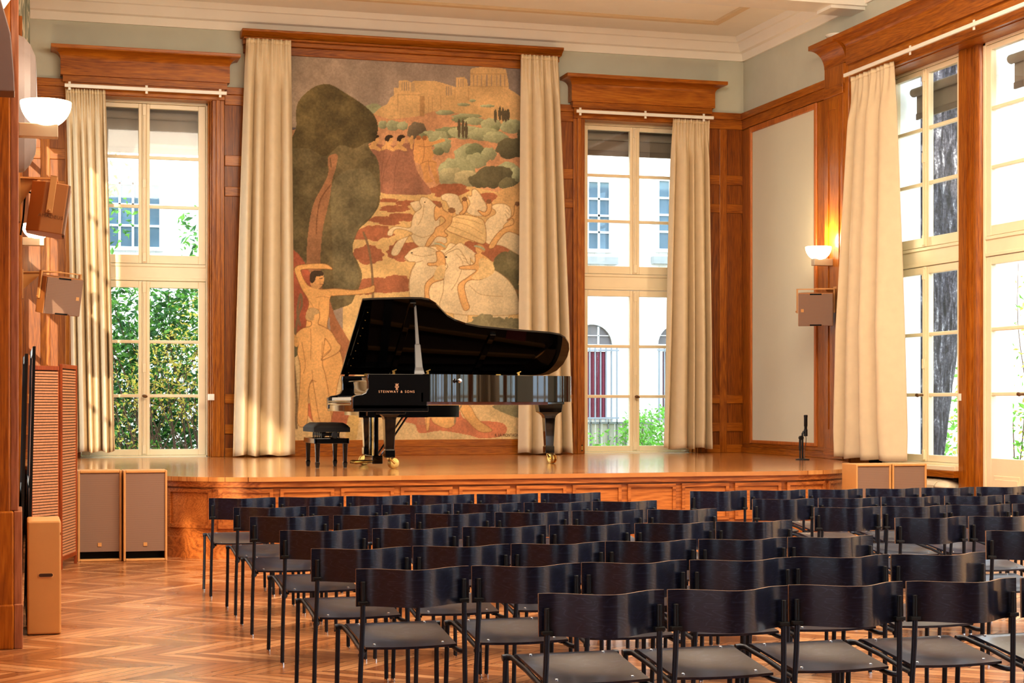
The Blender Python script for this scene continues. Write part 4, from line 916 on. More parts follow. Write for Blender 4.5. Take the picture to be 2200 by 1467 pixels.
def piano_leg(x, y, ztop, rot):
    secs = [(.935,.050,.050), (.94,.056,.056), (1.015,.056,.056), (1.03,.048,.048), (1.36,.064,.064), (1.39,.075,.066), (1.415,.10,.07), (1.435,.14,.075), (ztop-.03,.155,.08), (ztop-.03,.17,.09), (ztop,.17,.09)]
    o = loft(secs, (x, y)).build('leg', M_black, P_, bevel=.004)
    b = MB(); b.lathe([(.03, .915), (.03, .936)], (x, y, 0), 16); dx = .035
    M = Matrix.Rotation(rot, 3, 'Z')
    for s in (-1, 1):
        pts = [Vector((0, s*.026, .915)), Vector((.02, s*.03, .905)), Vector((.05, s*.034, .875)), Vector((.055, s*.034, .865))]
        b.tube([M @ (p-Vector((0,0,p.z))) + Vector((x, y, p.z)) for p in pts], [.012, .013, .011, .009], 8)
    b.build('caster_fork', M_brass, o, smooth=50)
    b = MB(); Mw = M @ Matrix(((1,0,0),(0,0,-1),(0,1,0))); cc = Vector((x, y, .871)) + M @ Vector((.05,0,0))
    for s in (-.017, .017): b.lathe([(.012, s-.013), (.045, s-.013), (.060, s-.009), (.061, s), (.060, s+.009), (.045, s+.013), (.012, s+.013)], cc, 24, Mw)
    b.build('caster_wheel', M_brass, o, smooth=50)
piano_leg(3.96, YN+.20, ZK-.028, R(10)); piano_leg(3.96, YF-.22, ZK-.028, R(200)); piano_leg(6.17, 19.68, ZR-.0, R(-60))
b = MB(); b.box(3.66, 4.45, YN+.4, YN+.44, 1.38, ZK-.03); b.box(3.70, 3.78, YN+.12, YF-.12, 1.40, ZK-.03); b.box(3.8, 4.9, 19.1, 19.5, 1.38, ZR-.04); b.build('cross_beam', M_black, P_)
# pedal lyre
b = MB(); b.box(3.86, 3.98, 19.0, 19.46, .85, .945); ly = b.build('pedal_box', M_black, P_, bevel=.008)
for y in (19.1, 19.36):
    b = MB(); b.box(3.895, 3.945, y-.03, y+.03, .945, 1.40); b.build('lyre_post', M_black, ly, bevel=.006)
for y in (19.17, 19.23, 19.29): MB().tube([(3.92, y, .94), (3.92, y, 1.42)], .006, 8).build('pedal_rod', M_brass, ly)
for y in (19.12, 19.23, 19.34):
    b = MB(); b.tube([(3.87, y, .875), (3.77, y, .872), (3.70, y, .868), (3.665, y, .864)], [.012, .015, .022, .014], 8); b.build('pedal', M_brass, ly, smooth=50)
for y in (19.12, 19.34): MB().tube([(3.97, y, .92), (4.33, y, ZK-.03)], .011, 8).build('lyre_brace', M_black, ly)

# ------------------------------------------------------------------ piano bench
B_ = thing('piano_bench', 'black adjustable piano bench with buttoned leather seat on the stage', 'bench', (3.385, 19.33, HS))
bx0, bx1, by0, by1 = 3.19, 3.585, 18.96, 19.70
b = MB()
def cushion(s, t):
    x = bx0-.01+(bx1-bx0+.02)*s; y = by0-.01+(by1-by0+.02)*t
    edge_ = min(1, 6*min(s, 1-s))**.5*min(1, 9*min(t, 1-t))**.5
    bt = 1.0
    for i in (.33, .67):
        for j in (.2, .4, .6, .8): bt -= .5*math.exp(-(((s-i)/.07)**2+((t-j)/.045)**2))
    qx = abs(((s*3) % 1)-.5); qy = abs(((t*5) % 1)-.5); return (x, y, HS+.455+.055*edge_*bt-.012*edge_*(max(0, qx-.42)/.08+max(0, qy-.42)/.08)*.6)
b.grid(cushion, 36, 60); b.box(bx0-.008, bx1+.008, by0-.008, by1+.008, HS+.405, HS+.456); b.build('cushion', M_leather, B_, smooth=60)
b = MB()
for (xa, xc, ya, yc) in ((bx0, bx1, by0, by0+.03), (bx0, bx1, by1-.03, by1), (bx0, bx0+.03, by0, by1), (bx1-.03, bx1, by0, by1)): b.box(xa, xc, ya, yc, HS+.275, HS+.335)
b.build('frame', M_black, B_, bevel=.004)
for x in (bx0+.04, bx1-.04):
    for y in (by0+.05, by1-.05):
        loft([(HS,.017,.017), (HS+.055,.026,.026), (HS+.06,.026,.026), (HS+.07,.020,.020), (HS+.275,.028,.028)], (x, y)).build('leg', M_black, B_, bevel=.003)
b = MB(); b.box(bx0+.10, bx1-.10, by0+.08, by1-.08, HS+.36, HS+.39)
for x in (bx0+.10, bx1-.10):
    for k in range(6):
        y = by0+.08+k*(by1-by0-.16)/5; b.bar((x, y, HS+.31), (x, y+.03, HS+.37), .01, .02); b.bar((x, y+.03, HS+.37), (x, y, HS+.41), .01, .02)
b.build('lift_mechanism', M_blackm, B_)
for s, y in ((-1, by0-.03), (1, by1+.03)):
    MB().lathe([(.034, -.014), (.040, -.008), (.040, .008), (.034, .014)], ((bx0+bx1)/2+.03, y, HS+.372), 18, Matrix(((1,0,0),(0,0,-1),(0,1,0)))).build('knob', M_blackp, B_, smooth=40)
    MB().tube([((bx0+bx1)/2+.03, y, HS+.372), ((bx0+bx1)/2+.03, y-s*.09, HS+.372)], .01, 8).build('spindle', M_blackm, B_)

# ------------------------------------------------------------------ floor loudspeakers
def sub_speaker(x0, x1, yf, dep, label, z1=.885):
    o = thing('floor_loudspeaker', label, 'loudspeaker', ((x0+x1)/2, yf+dep/2, 0), 'tall tan loudspeakers on the floor')
    b = MB(); t = .022; zs = 0.0
    b.box(x0, x0+t, yf, yf+dep, zs, z1); b.box(x1-t, x1, yf, yf+dep, zs, z1); b.box(x0+t, x1-t, yf, yf+dep, zs, zs+t); b.box(x0+t, x1-t, yf, yf+dep, z1-t-.004, z1); b.box(x0+t, x1-t, yf+dep-.02, yf+dep, zs+t, z1-t)
    c = b.build('cabinet', M_tan, o, bevel=.006)
    b = MB(); b.box(x0+t, x1-t, yf+.012, yf+.03, .095, z1-t-.006); b.build('grille', M_grille, o)
    b = MB(); b.box(x0+t, x1-t, yf+.10, yf+.12, zs+t, .095); b.build('port', M_dark, o)
    xm = (x0+x1)/2; b = MB(); b.box(xm-.018, xm+.018, yf+.006, yf+.014, .145, .181); b.build('badge', M_tan, o)
sub_speaker(.548, .967, 17.0, .32, 'left speaker of the tan pair with brown grilles by the left end of the stage')
sub_speaker(.979, 1.398, 16.94, .32, 'right speaker of the tan pair with brown grilles by the left end of the stage')
sub_speaker(8.63, 9.05, 16.50, .33, 'left speaker of the tan pair partly hidden below the right curtain')
sub_speaker(9.065, 9.48, 16.50, .33, 'right speaker of the tan pair partly hidden below the right curtain')
o = thing('side_turned_loudspeaker', 'plain tan slab-sided loudspeaker with handle slot standing beside the left pilaster', 'loudspeaker', (.162, 11.95, 0))
b = MB(); b.box(.054, .271, 11.69, 12.18, .004, .755)
cab = b.build('cabinet', M_tan, o, bevel=.012)
zz = lambda v: H-(v-YH)*11.24/F
b = MB(); hc = (xb(98.5, 11.69), zz(1236.5)); pts = [(hc[0]+s*(.034+.011*math.cos(a)), hc[1]+.011*math.sin(a)) for s, rng in ((1, np.linspace(-PI/2, PI/2, 8)), (-1, np.linspace(PI/2, -PI/2, 8))) for a in rng]
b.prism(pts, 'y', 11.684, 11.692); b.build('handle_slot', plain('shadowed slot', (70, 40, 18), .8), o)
pts2 = [(hc[0]+(x-hc[0])*1.12, hc[1]-.002+(z-hc[1])*1.3) for x, z in pts]; b = MB(); b.prism(pts2, 'y', 11.687, 11.693); b.build('handle_rim', plain('pale tan edge', (226, 176, 120), .45), o)
for v in (1197, 1213): MB().lathe([(.006, 0), (.006, .004)], (xb(97.5, 11.69), 11.692, zz(v)), 10, Matrix(((1,0,0),(0,0,1),(0,-1,0)))).build('screw_hole', M_dark, o)
for u, v in ((129, 1148), (126.5, 1320)): MB().lathe([(.009, 0), (.009, .004), (.005, .005)], (xb(u, 11.69), 11.692, zz(v)), 14, Matrix(((1,0,0),(0,0,1),(0,-1,0)))).build('bolt', M_tan2, o)

# ------------------------------------------------------------------ wall loudspeakers
def wall_speaker(label, c, yaw, pitch, arm_to, writing=False, roll=0, badge=None, k=1.0):
    o = thing('wall_loudspeaker', label, 'loudspeaker', c, 'tan loudspeakers on wall brackets')
    M3 = Matrix.Rotation(yaw, 3, 'Z') @ Matrix.Rotation(pitch, 3, 'X') @ Matrix.Rotation(roll, 3, 'Y'); cv = Vector(c)
    def put(b, name, mat, **kw):
        b.v = [tuple(cv + M3 @ (Vector(p)*k)) for p in b.v]; return b.build(name, mat, o, **kw)
    w, h = .222, .212; b = MB()
    b.prism([(-w, -.13), (w, -.13), (w, .06), (.13, .17), (-.13, .17), (-w, .06)], 'z', -h, h); put(b, 'cabinet', M_tan2, bevel=.006)
    b = MB(); n_ = .075
    b.prism([(-w+.006, -h+.006), (-n_-.02, -h+.006), (-n_, -h+.022), (n_, -h+.022), (n_+.02, -h+.006), (w-.006, -h+.006), (w-.006, h-.006), (n_+.02, h-.006), (n_, h-.022), (-n_, h-.022), (-n_-.02, h-.006), (-w+.006, h-.006)], 'y', -.146, -.131)
    put(b, 'grille', M_grille)
    b = MB(); b.box(-n_, n_, -.134, -.128, -h+.004, -h+.03); b.box(-n_, n_, -.134, -.128, h-.03, h-.004); put(b, 'grille_gap', M_dark)
    b = MB(); b.box(-w-.024, -w-.006, -.03, .025, -.05, h+.055); b.box(w+.006, w+.024, -.03, .025, -.05, h+.055); b.box(-w-.024, w+.024, -.03, .025, h+.043, h+.055)
    y = put(b, 'yoke', M_tan, bevel=.003)
    for s in (-1, 1):
        b = MB(); b.lathe([(.012, 0), (.012, .008), (.006, .012)], (s*(w+.024), 0, -.03), 12, Matrix(((0,0,s),(0,1,0),(1,0,0)))); put(b, 'yoke_bolt', M_tan2)
    if badge:
        b = MB(); b.box(badge-.018, badge+.018, -.150, -.145, -.03, .01); put(b, 'badge', M_tan)
    top = cv + M3 @ (Vector((0, 0, h+.056))*k); e = Vector(arm_to)
    b = MB(); b.bar(top, (e.x, e.y, top.z), .06, .012); b.add([Vector((e.x, e.y-.004, top.z)), Vector((e.x, e.y-.004, top.z-.2)), Vector((e.x*.45+top.x*.55, e.y*.45+top.y*.55-.004, top.z)), Vector((e.x, e.y+.004, top.z)), Vector((e.x, e.y+.004, top.z-.2)), Vector((e.x*.45+top.x*.55, e.y*.45+top.y*.55+.004, top.z))], [(0,1,2), (3,5,4), (0,2,5,3), (1,4,5,2), (0,3,4,1)])
    sg = 1 if e.x > cv.x else -1
    b.box(e.x-sg*.012, e.x, e.y-.05, e.y+.05, top.z-.30, top.z+.03); b.build('wall_arm', M_tan, o)
    if writing:
        Mw = Matrix.Translation(cv) @ M3.to_4x4() @ Matrix.Translation((-w*k-.002, -.02*k, -.075*k)) @ Matrix.Rotation(-PI/2, 4, 'Z') @ Matrix.Rotation(PI/2, 4, 'X')
        text_obj('lettering', 'AMADEUS', .032, plain('grey lettering', (128, 84, 46), .5), Mw, o, .0005, spacing=1.2)
    return o
wall_speaker('tan wall loudspeaker seen from its lettered side, upper one on the left wall', (.205, 12.0, 2.85), R(88), R(8), (0, 12.0, 0), True, k=.8)
wall_speaker('tan wall loudspeaker facing the hall, lower one on the left wall', (.43, 20.0, 2.765), R(24), R(9), (.04, 20.12, 0), False, R(3), .17)
wall_speaker('tan wall loudspeaker facing the hall, on the right-hand pilaster', (9.965, 20.17, 2.765), R(-26), R(6), (PX, 20.12, 0), False, 0, -.17)
# plug and cable of the upper left loudspeaker
o = thing('speaker_cable', 'short black cable with plug behind the upper left wall loudspeaker', 'cable', (.06, 12.05, 2.8))
MB().tube(spline([(.012, 12.05, 2.68), (.03, 12.05, 2.80), (.045, 12.05, 2.955), (.075, 12.05, 2.972), (.10, 12.04, 2.95)], 6), .006, 8).build('lead', M_blackp, o, smooth=60)
MB().tube([(.085, 12.045, 2.967), (.145, 12.02, 2.93)], [.012, .014], 10).build('plug', plain('brown plug', (70, 44, 26), .5), o, smooth=60)

# ------------------------------------------------------------------ wall lamps
M_bowl = emit('glowing opal bowl', (255, 236, 200), 7.0)
M_brush = plain('brushed nickel', (196, 176, 150), .4, metal=.4)
def sconce(label, x, y, wall_x, ztop=3.585, r=.17, power=55):
    o = thing('wall_lamp', label, 'wall lamp', (x, y, ztop-.25), 'glass bowl wall lamps')
    pr = [(.004, ztop-.176)] + [(r*math.sin(t), ztop-.176*math.cos(t)) for t in np.linspace(.15, PI/2, 12)] + [(r-.006, ztop+.002)] + [((r-.01)*math.sin(t), ztop-.166*math.cos(t)) for t in np.linspace(PI/2, .15, 10)] + [(.004, ztop-.16)]
    MB().lathe(pr, (x, y, 0), 32, cap=False).build('glass_bowl', M_bowl, o, smooth=60)
    b = MB(); b.box(x+.08*(1 if wall_x < x else -1), wall_x, y-.05, y+.05, ztop-.245, ztop-.155); b.build('bracket', M_brush, o, bevel=.004)
    l = bpy.data.lights.new('lamp_light', 'POINT'); l.energy = power; l.color = (1, .78, .48); l.shadow_soft_size = .08
    q = bpy.data.objects.new('lamp_light', l); q.location = (x, y, ztop+.08); C.objects.link(q)
sconce('glowing bowl wall lamp high on the left, nearest the camera', .178, 12.0, 0)
sconce('glowing bowl wall lamp half hidden behind the upper left loudspeaker', .20, 20.2, .04)
sconce('glowing bowl wall lamp on the right-hand pilaster', 10.045, 20.25, PX)
o = thing('wall_fitting', 'brushed metal wall fitting cut off by the left edge of the picture', 'wall fitting', (-.15, 10.4, 3.4))
b = MB(); b.prism([(-.40, 3.36), (-.022, 3.36), (-.025, 3.46), (-.045, 3.70), (-.10, 3.9), (-.40, 3.9)], 'y', 10.38, 10.6); b.build('housing', plain('dull nickel', (136, 118, 112), .45, metal=.3), o, bevel=.006)
MB().lathe([(.02, 3.84), (.10, 3.86), (.16, 3.95), (.18, 4.06)], (-.19, 10.5, 0), 28).build('glass_bowl', M_bowl, o, smooth=60)

# round grey disc and screens along the left wall
o = thing('wall_disc', 'large grey disc with pale rim on the left wall behind the near lamp', 'wall ornament', (.05, 15.9, 4.2))
def disc(b, r0, r1, x0, x1, sy=.5):
    n = 48; vs = []
    for rr_, xx in ((r0, x0), (r1, x1)):
        for k in range(n):
            a = 2*PI*k/n; vs.append((xx+.10*(rr_/.6)*math.cos(a)*0, 15.9+rr_*sy*math.cos(a), 4.22+rr_*math.sin(a)))
    b.add(vs, [(k, (k+1) % n, n+(k+1) % n, n+k) for k in range(n)]); return vs
b = MB()
secs = [(.62, 0.0), (.60, .05), (.54, .10), (.44, .145), (.40, .15)]
for (ra, xa), (rb, xb_) in zip(secs[:-1], secs[1:]): disc(b, ra, rb, xa, xb_)
b.build('rim', plain('grey brushed metal', (150, 136, 130), .45, metal=.2), o, smooth=60)
b = MB(); disc(b, .40, .002, .15, .165); b.build('face', plain('pale blue grey face', (190, 192, 200), .5), o, smooth=60)

M_rattan = stripe_cloth('woven brown slats', (150, 88, 46), (110, 60, 30), 20)
M_redwood = wood('reddish wood', (116, 52, 22), (156, 76, 34), (178, 98, 50), 'z', rough=.4)
M_slat = plain('pale reed slats', (190, 136, 98), .55, var=.12, scale=40)
def slat_panel(parent, p, q, z0, z1, n):
    p, q = Vector((*p, 0)), Vector((*q, 0)); d = (q-p).normalized()
    fr = MB()
    for c in (p, q): fr.bar(c+Vector((0,0,z0-.1)), c+Vector((0,0,z1)), .03, .022, up=(0,1,0))
    for z in (z0, z1-.02): fr.bar(p+Vector((0,0,z)), q+Vector((0,0,z)), .022, .04)
    f = fr.build('panel_frame', M_redwood, parent, bevel=.003); b = MB()
    for i in range(n):
        z = z0+.03+(z1-.06-z0-.03)*i/(n-1); b.bar(p+d*.012+Vector((0,0,z)), q-d*.012+Vector((0,0,z)), .008, .019)
    b.build('slats', M_slat, f)
    b = MB(); s_ = Vector((-d.y, d.x, 0))*.012; b.add([p+s_+Vector((0,0,z0)), q+s_+Vector((0,0,z0)), q+s_+Vector((0,0,z1-.03)), p+s_+Vector((0,0,z1-.03))], [(0,1,2,3)]); b.build('backing', plain('dark backing', (48, 26, 14), .8), f)
o = thing('folding_screen', 'reddish wood folding screen with pale horizontal slats by the left wall', 'folding screen', (.3, 16.3, 0))
slat_panel(o, (.105, 15.95), (.355, 16.25), .10, 1.88, 66); slat_panel(o, (.375, 16.25), (.525, 16.85), .10, 1.90, 66)
def black_screen(label, xa, xc, ya, yc, zt):
    o = thing('black_framed_screen', label, 'folding screen', ((xa+xc)/2, (ya+yc)/2, 0), 'black framed screens')
    b = MB(); p, q = Vector((xa, ya, 0)), Vector((xc, yc, 0)); up = Vector((0,0,1))
    for c, w in ((p, .02), (q, .03)): b.bar(c+Vector((-.045, 0, .0)), c+up*zt, w, .03, up=(0,1,0))
    for z in (.06, zt*.5, zt-.03): b.bar(p+Vector((-.045*(1-z/zt),0,z)), q+Vector((-.045*(1-z/zt),0,z)), .02, .05)
    b.build('frame', M_blackm, o)
    b = MB(); b.add([p+Vector((-.043,0,.08)), q+Vector((-.043,0,.08)), q+up*(zt-.05), p+up*(zt-.05)], [(0,1,2,3)]); b.build('woven_infill', M_rattan, o)
black_screen('black framed screen with brown woven infill leaning on the left wall, outer one', .104, .098, 12.24, 13.4, 1.93)
black_screen('black framed screen with brown woven infill leaning on the left wall, inner one', .052, .045, 12.1, 12.9, 1.875)

# ------------------------------------------------------------------ microphone stand, air unit, switches
o = thing('microphone_stand', 'black microphone on a short stand at the right end of the stage', 'microphone', (9.72, 20.05, HS))
mx, my = 9.72, 20.05
MB().lathe([(.09, 0), (.09, .012), (.03, .02)], (mx, my, HS), 24).build('base', M_blackm, o, smooth=40)
MB().tube([(mx, my, HS+.015), (mx, my, HS+.30)], .012, 10).build('pole', M_blackm, o); MB().tube([(mx-.035, my, HS+.12), (mx-.034, my, HS+.26)], .015, 10).build('clutch', M_blackp, o)
MB().tube([(mx-.034, my, HS+.02), (mx-.034, my, HS+.27), (mx+.0, my, HS+.30)], .010, 10).build('boom_arm', M_blackm, o)
MB().lathe([(.0, -.022), (.028, -.022), (.028, .022), (0, .022)], (mx-.02, my, HS+.285), 14, Matrix(((1,0,0),(0,0,-1),(0,1,0)))).build('joint', M_blackp, o)
b = MB(); b.tube([(mx-.005, my, HS+.27), (mx+.0, my, HS+.34), (mx+.02, my, HS+.37)], .014, 8); b.build('clip', M_blackp, o)
MB().lathe([(.018, .315), (.024, .32), (.024, .40), (.019, .405), (.019, .44), (.023, .445), (.023, .56), (.025, .565), (.025, .585), (.02, .59)], (mx+.045, my, HS-.01), 16).build('microphone', M_blackp, o, smooth=40)
MB().tube(spline([(mx+.045, my, HS+.305), (mx+.05, my, HS+.25), (mx+.03, my, HS+.10), (mx+.02, my-.02, HS+.01)], 6), .004, 6).build('cable', M_blackp, o)
o = thing('air_conditioner', 'cream floor standing air unit with rounded end below the tree trunk window', 'air conditioner', (10.55, 18.5, 0))
M_ac = plain('cream plastic', (232, 218, 190), .35)
b = MB(); b.box(10.42, XR+.34, 17.75, 19.3, 0.0, .52); b.build('body', M_ac, o, bevel=.01)
b = MB(); b.prism([(10.40, .52), (XR+.34, .52), (XR+.34, .635), (10.52, .635), (10.43, .615), (10.40, .57)], 'y', 17.95, 19.3); b.build('top', M_ac, o, bevel=.006)
b = MB()
for k in range(14): b.box(10.54, XR+.32, 18.05+k*.08, 18.09+k*.08, .635, .639)
b.build('vent_slats', plain('grey vent', (196, 182, 156), .5), o)
def endcap(s, t):
    a = PI*s; y = 17.95-.22*math.sin(PI/2*t); k = math.cos(PI/2*t)**.5 if t < 1 else 0
    return (10.56-.16*math.cos(a)*k, y, .545+.085*math.sin(a)*k)
b = MB(); b.grid(endcap, 16, 10); b.build('end_cap', M_ac, o, smooth=70, solid=.006)
def plate(name, label, c, n, w, h):
    o = thing(name, label, 'switch', c); b = MB()
    if n == 'y': b.box(c[0]-w/2, c[0]+w/2, c[1]-.012, c[1], c[2]-h/2, c[2]+h/2)
    else: b.box(c[0]-.012, c[0], c[1]-w/2, c[1]+w/2, c[2]-h/2, c[2]+h/2)
    b.build('plate', M_white if 'white' in label or 'cream' in label else M_dark, o, bevel=.003); b = MB()
    for s in (-1, 1):
        if n == 'y': b.box(c[0]+s*w*.2-w*.15, c[0]+s*w*.2+w*.15, c[1]-.017, c[1]-.012, c[2]-h*.35, c[2]+h*.35)
        else: b.box(c[0]-.017, c[0]-.012, c[1]+s*w*.2-w*.15, c[1]+s*w*.2+w*.15, c[2]-h*.35, c[2]+h*.35)
    b.build('rocker', M_white if 'white' in label or 'cream' in label else M_brass, o)
plate('light_switch', 'white double light switch on the casing right of the leafy window', (xb(452), YB-.075, zb(452, 853)), 'y', .09, .085)
plate('wall_socket', 'small dark socket low beside the window with arched view', (xb(1246), YB-.05, zb(1246, 962)), 'y', .05, .09)
plate('window_contact', 'cream contact plate on the post right of the tree trunk', (XR+.17, 17.6, zr(2068, 853, XR+.17)), 'x', .05, .085)

o = thing('cable_coil', 'coil of white cable lying on top of the right-hand pilaster capital', 'cable', (10.15, 19.95, 6.25)); b = MB()
for k in range(4): b.tube([(10.15+(.10+.01*k)*math.cos(a), 19.95+(.12+.008*k)*math.sin(a), 6.258+.012*k) for a in np.linspace(0, 2*PI, 25)], .007, 6)
b.build('coil', M_white, o, smooth=60)
# ------------------------------------------------------------------ outside: ground, neighbouring building, plants
b = MB(); b.box(-14, 34, YB+.5, 46, -.3, -.1); b.box(XR+.5, 34, -10, YB+.5, -.3, -.1); b.box(-14, -.5, -10, YB+.5, -.3, -.1); struct('ground', b, plain('pale gravel', (196, 190, 176), .9, var=.1, scale=8))
def brick():
    m = NT('white painted brick'); co = m.n('TexCoord'); mp = m.n('Mapping', {'Vector': (co, 'Object'), 'Rotation': (PI/2, 0, 0)})
    t = m.n('TexBrick', {'Vector': mp, 'Scale': 3.4, 'Color1': rgba((246, 242, 236)), 'Color2': rgba((238, 232, 226)), 'Mortar': rgba((214, 206, 198)), 'Mortar Size': .012, 'Brick Width': .6, 'Row Height': .24})
    m.bsdf(col=t, rough=.8); return m.mat
YF_ = 31.0
M_pane = plain('dull window panes', (96, 118, 132), .2, var=.25, scale=1.5); M_ext = plain('white paint', (244, 242, 238), .5)
M_burg = stripe_cloth('burgundy drapes', (150, 62, 84), (96, 36, 54), 6, 'x'); M_sill = plain('grey stone sill', (168, 168, 166), .7)
bl = thing('neighbouring_building', 'white brick building across the courtyard with tall and arched windows', 'building', (5, YF_, 0))
MB().box(-8, 20, YF_, YF_+.4, -.1, 12).build('wall', brick(), bl)
def ext_window(u0, u1, v0, v1, cols=2, rows=4):
    x0, x1 = xb(u0, YF_), xb(u1, YF_); z1, z0 = zb((u0+u1)/2, v0, YF_), zb((u0+u1)/2, v1, YF_); f = .07
    b = MB()
    for q in ((x0-f, x0, z0-f, z1+f), (x1, x1+f, z0-f, z1+f)): b.box(q[0], q[1], YF_-.06, YF_, q[2], q[3])
    b.box(x0, x1, YF_-.06, YF_, z1, z1+f); b.box(x0, x1, YF_-.06, YF_, z0-f, z0)
    for i in range(1, cols): x = x0+(x1-x0)*i/cols; b.box(x-.02, x+.02, YF_-.05, YF_, z0, z1)
    for i in range(1, rows): z = z0+(z1-z0)*i/rows; b.box(x0, x1, YF_-.05, YF_, z-.02, z+.02)
    o = b.build('window', M_ext, bl); b = MB(); b.box(x0, x1, YF_-.02, YF_-.005, z0, z1); b.build('pane', M_pane, o)
    b = MB(); b.box(x0-.15, x1+.15, YF_-.16, YF_, z0-.30, z0-.16); b.build('sill', M_sill, o)
for q in ((228, 342, 350, 530, 4, 4), (1263, 1307, 392, 535), (1414, 1462, 390, 535), (1700, 1750, 380, 530)): ext_window(*q)
def arch(uc, hw, vs_, vb):
    xc = xb(uc, YF_); r = hw; zs, z0 = zb(uc, vs_, YF_), zb(uc, vb, YF_)
    pts = [(xc+r, z0), (xc+r, zs)] + [(xc+r*math.cos(a), zs+r*math.sin(a)) for a in np.linspace(0, PI, 16)] + [(xc-r, zs), (xc-r, z0)]
    big = [(xc+(x-xc)*1.16, zs+(z-zs)*1.16 if z > zs else z) for x, z in pts]
    b = MB(); n = len(pts); vs = [(x, YF_-.08, z) for x, z in pts]+[(x, YF_-.08, z) for x, z in big]+[(x, YF_, z) for x, z in big]
    b.add(vs, [(i, i+1, n+i+1, n+i) for i in range(n-1)]+[(n+i, n+i+1, 2*n+i+1, 2*n+i) for i in range(n-1)])
    b.box(xc-r, xc+r, YF_-.07, YF_, zs-.12, zs+.02); b.box(xc-r, xc-r+.10, YF_-.06, YF_, z0, zs); b.box(xc+r-.10, xc+r, YF_-.06, YF_, z0, zs)
    for k in (-.33, .33): b.box(xc+k*r-.015, xc+k*r+.015, YF_-.05, YF_, zs, zs+r*.9)
    b.box(xc-r*.85, xc+r*.85, YF_-.05, YF_, zs+r*.45, zs+r*.49)
    o = b.build('arched_window', M_ext, bl)
    b = MB(); b.prism(pts, 'y', YF_-.02, YF_-.004); b.build('pane', plain('dim arched pane', (120, 112, 112), .3, var=.3, scale=2), o)
    b = MB(); b.box(xc-r+.1, xc+r-.1, YF_-.035, YF_-.02, z0, zs-.12); b.build('drapes', M_burg, o)
    b = MB()
    for k in range(9): x = xc-r*1.1+2.2*r*k/8; b.box(x-.012, x+.012, YF_-.25, YF_-.226, z0-.1, zs-.05)
    for z in (z0+.02, zs-.1): b.box(xc-r*1.2, xc+r*1.2, YF_-.26, YF_-.23, z-.015, z+.015)
    b.build('window_bars', plain('grey iron bars', (150, 156, 164), .5), o)
arch(1270, .40, 742, 900); arch(1452, .40, 742, 900)
o = thing('wooden_fence', 'low weathered plank fence in the courtyard', 'fence', (8.6, 28, -.1)); b = MB()
zt = zb(1300, 906, 28.0)
for k in range(26): x = 7.6+k*.12; b.box(x, x+.105, 28, 28.02, -.1, zt)
b.build('planks', plain('weathered planks', (196, 190, 178), .8, var=.12, scale=5), o)
b = MB(); 
for z in (zt-.02, .25): b.box(7.6, 10.7, 27.97, 27.995, z-.015, z+.015)
for k in range(20): x = 7.62+k*.16; b.box(x-.008, x+.008, 27.97, 27.99, -.1, zt+.05)
b.build('wire_rails', plain('grey wire', (130, 134, 136), .5), o)

def leaf_mat(name, c, tr=.35):
    m = NT(name); g = m.n('ObjectInfo'); p = m.n('NewGeometry'); w = m.n('TexNoise', {'Vector': (p, 'Position'), 'Scale': 9.0, 'Detail': 1.0})
    c = lin(c); col = m.ramp((w, 'Fac'), [(.3, tuple(q*.55 for q in c)), (.7, tuple(min(1, q*1.3) for q in c))])
    d = m.n('BsdfDiffuse', {'Color': col}); t = m.n('BsdfTranslucent', {'Color': col}); gl = m.n('BsdfGlossy', {'Roughness': .4, 'Color': (.6, .65, .7, 1)})
    x = m.n('MixShader', {0: tr, 1: d, 2: t}); y = m.n('MixShader', {0: .06, 1: x, 2: gl}); m.t.links.new(y.outputs[0], m.out.inputs[0]); return m.mat
L_dk = leaf_mat('dark glossy leaves', (84, 134, 72)); L_gr = leaf_mat('fresh green leaves', (128, 184, 84)); L_ye = leaf_mat('yellow leaves', (244, 216, 110)); L_br = leaf_mat('bright green leaves', (140, 204, 84))
M_twig = plain('brown twigs', (112, 84, 66), .8); M_twig2 = plain('reddish twigs', (120, 92, 82), .8)
def leaves(b, pts, size, rr, shape=.42):
    for p in pts:
        d = Vector((rr.gauss(0,1), rr.gauss(0,1), rr.gauss(-.2,.7))).normalized(); n = d.cross(Vector((rr.gauss(0,1), rr.gauss(0,1), rr.gauss(0,1)))).normalized(); s = size*rr.uniform(.6, 1.25)
        up = d.cross(n)*s*.12; w = n*s*shape*.5; p = Vector(p)
        b.add([p, p+d*s*.45+w+up, p+d*s, p+d*s*.45-w+up, p+d*s*.5], [(0,4,1), (1,4,2), (2,4,3), (3,4,0)])
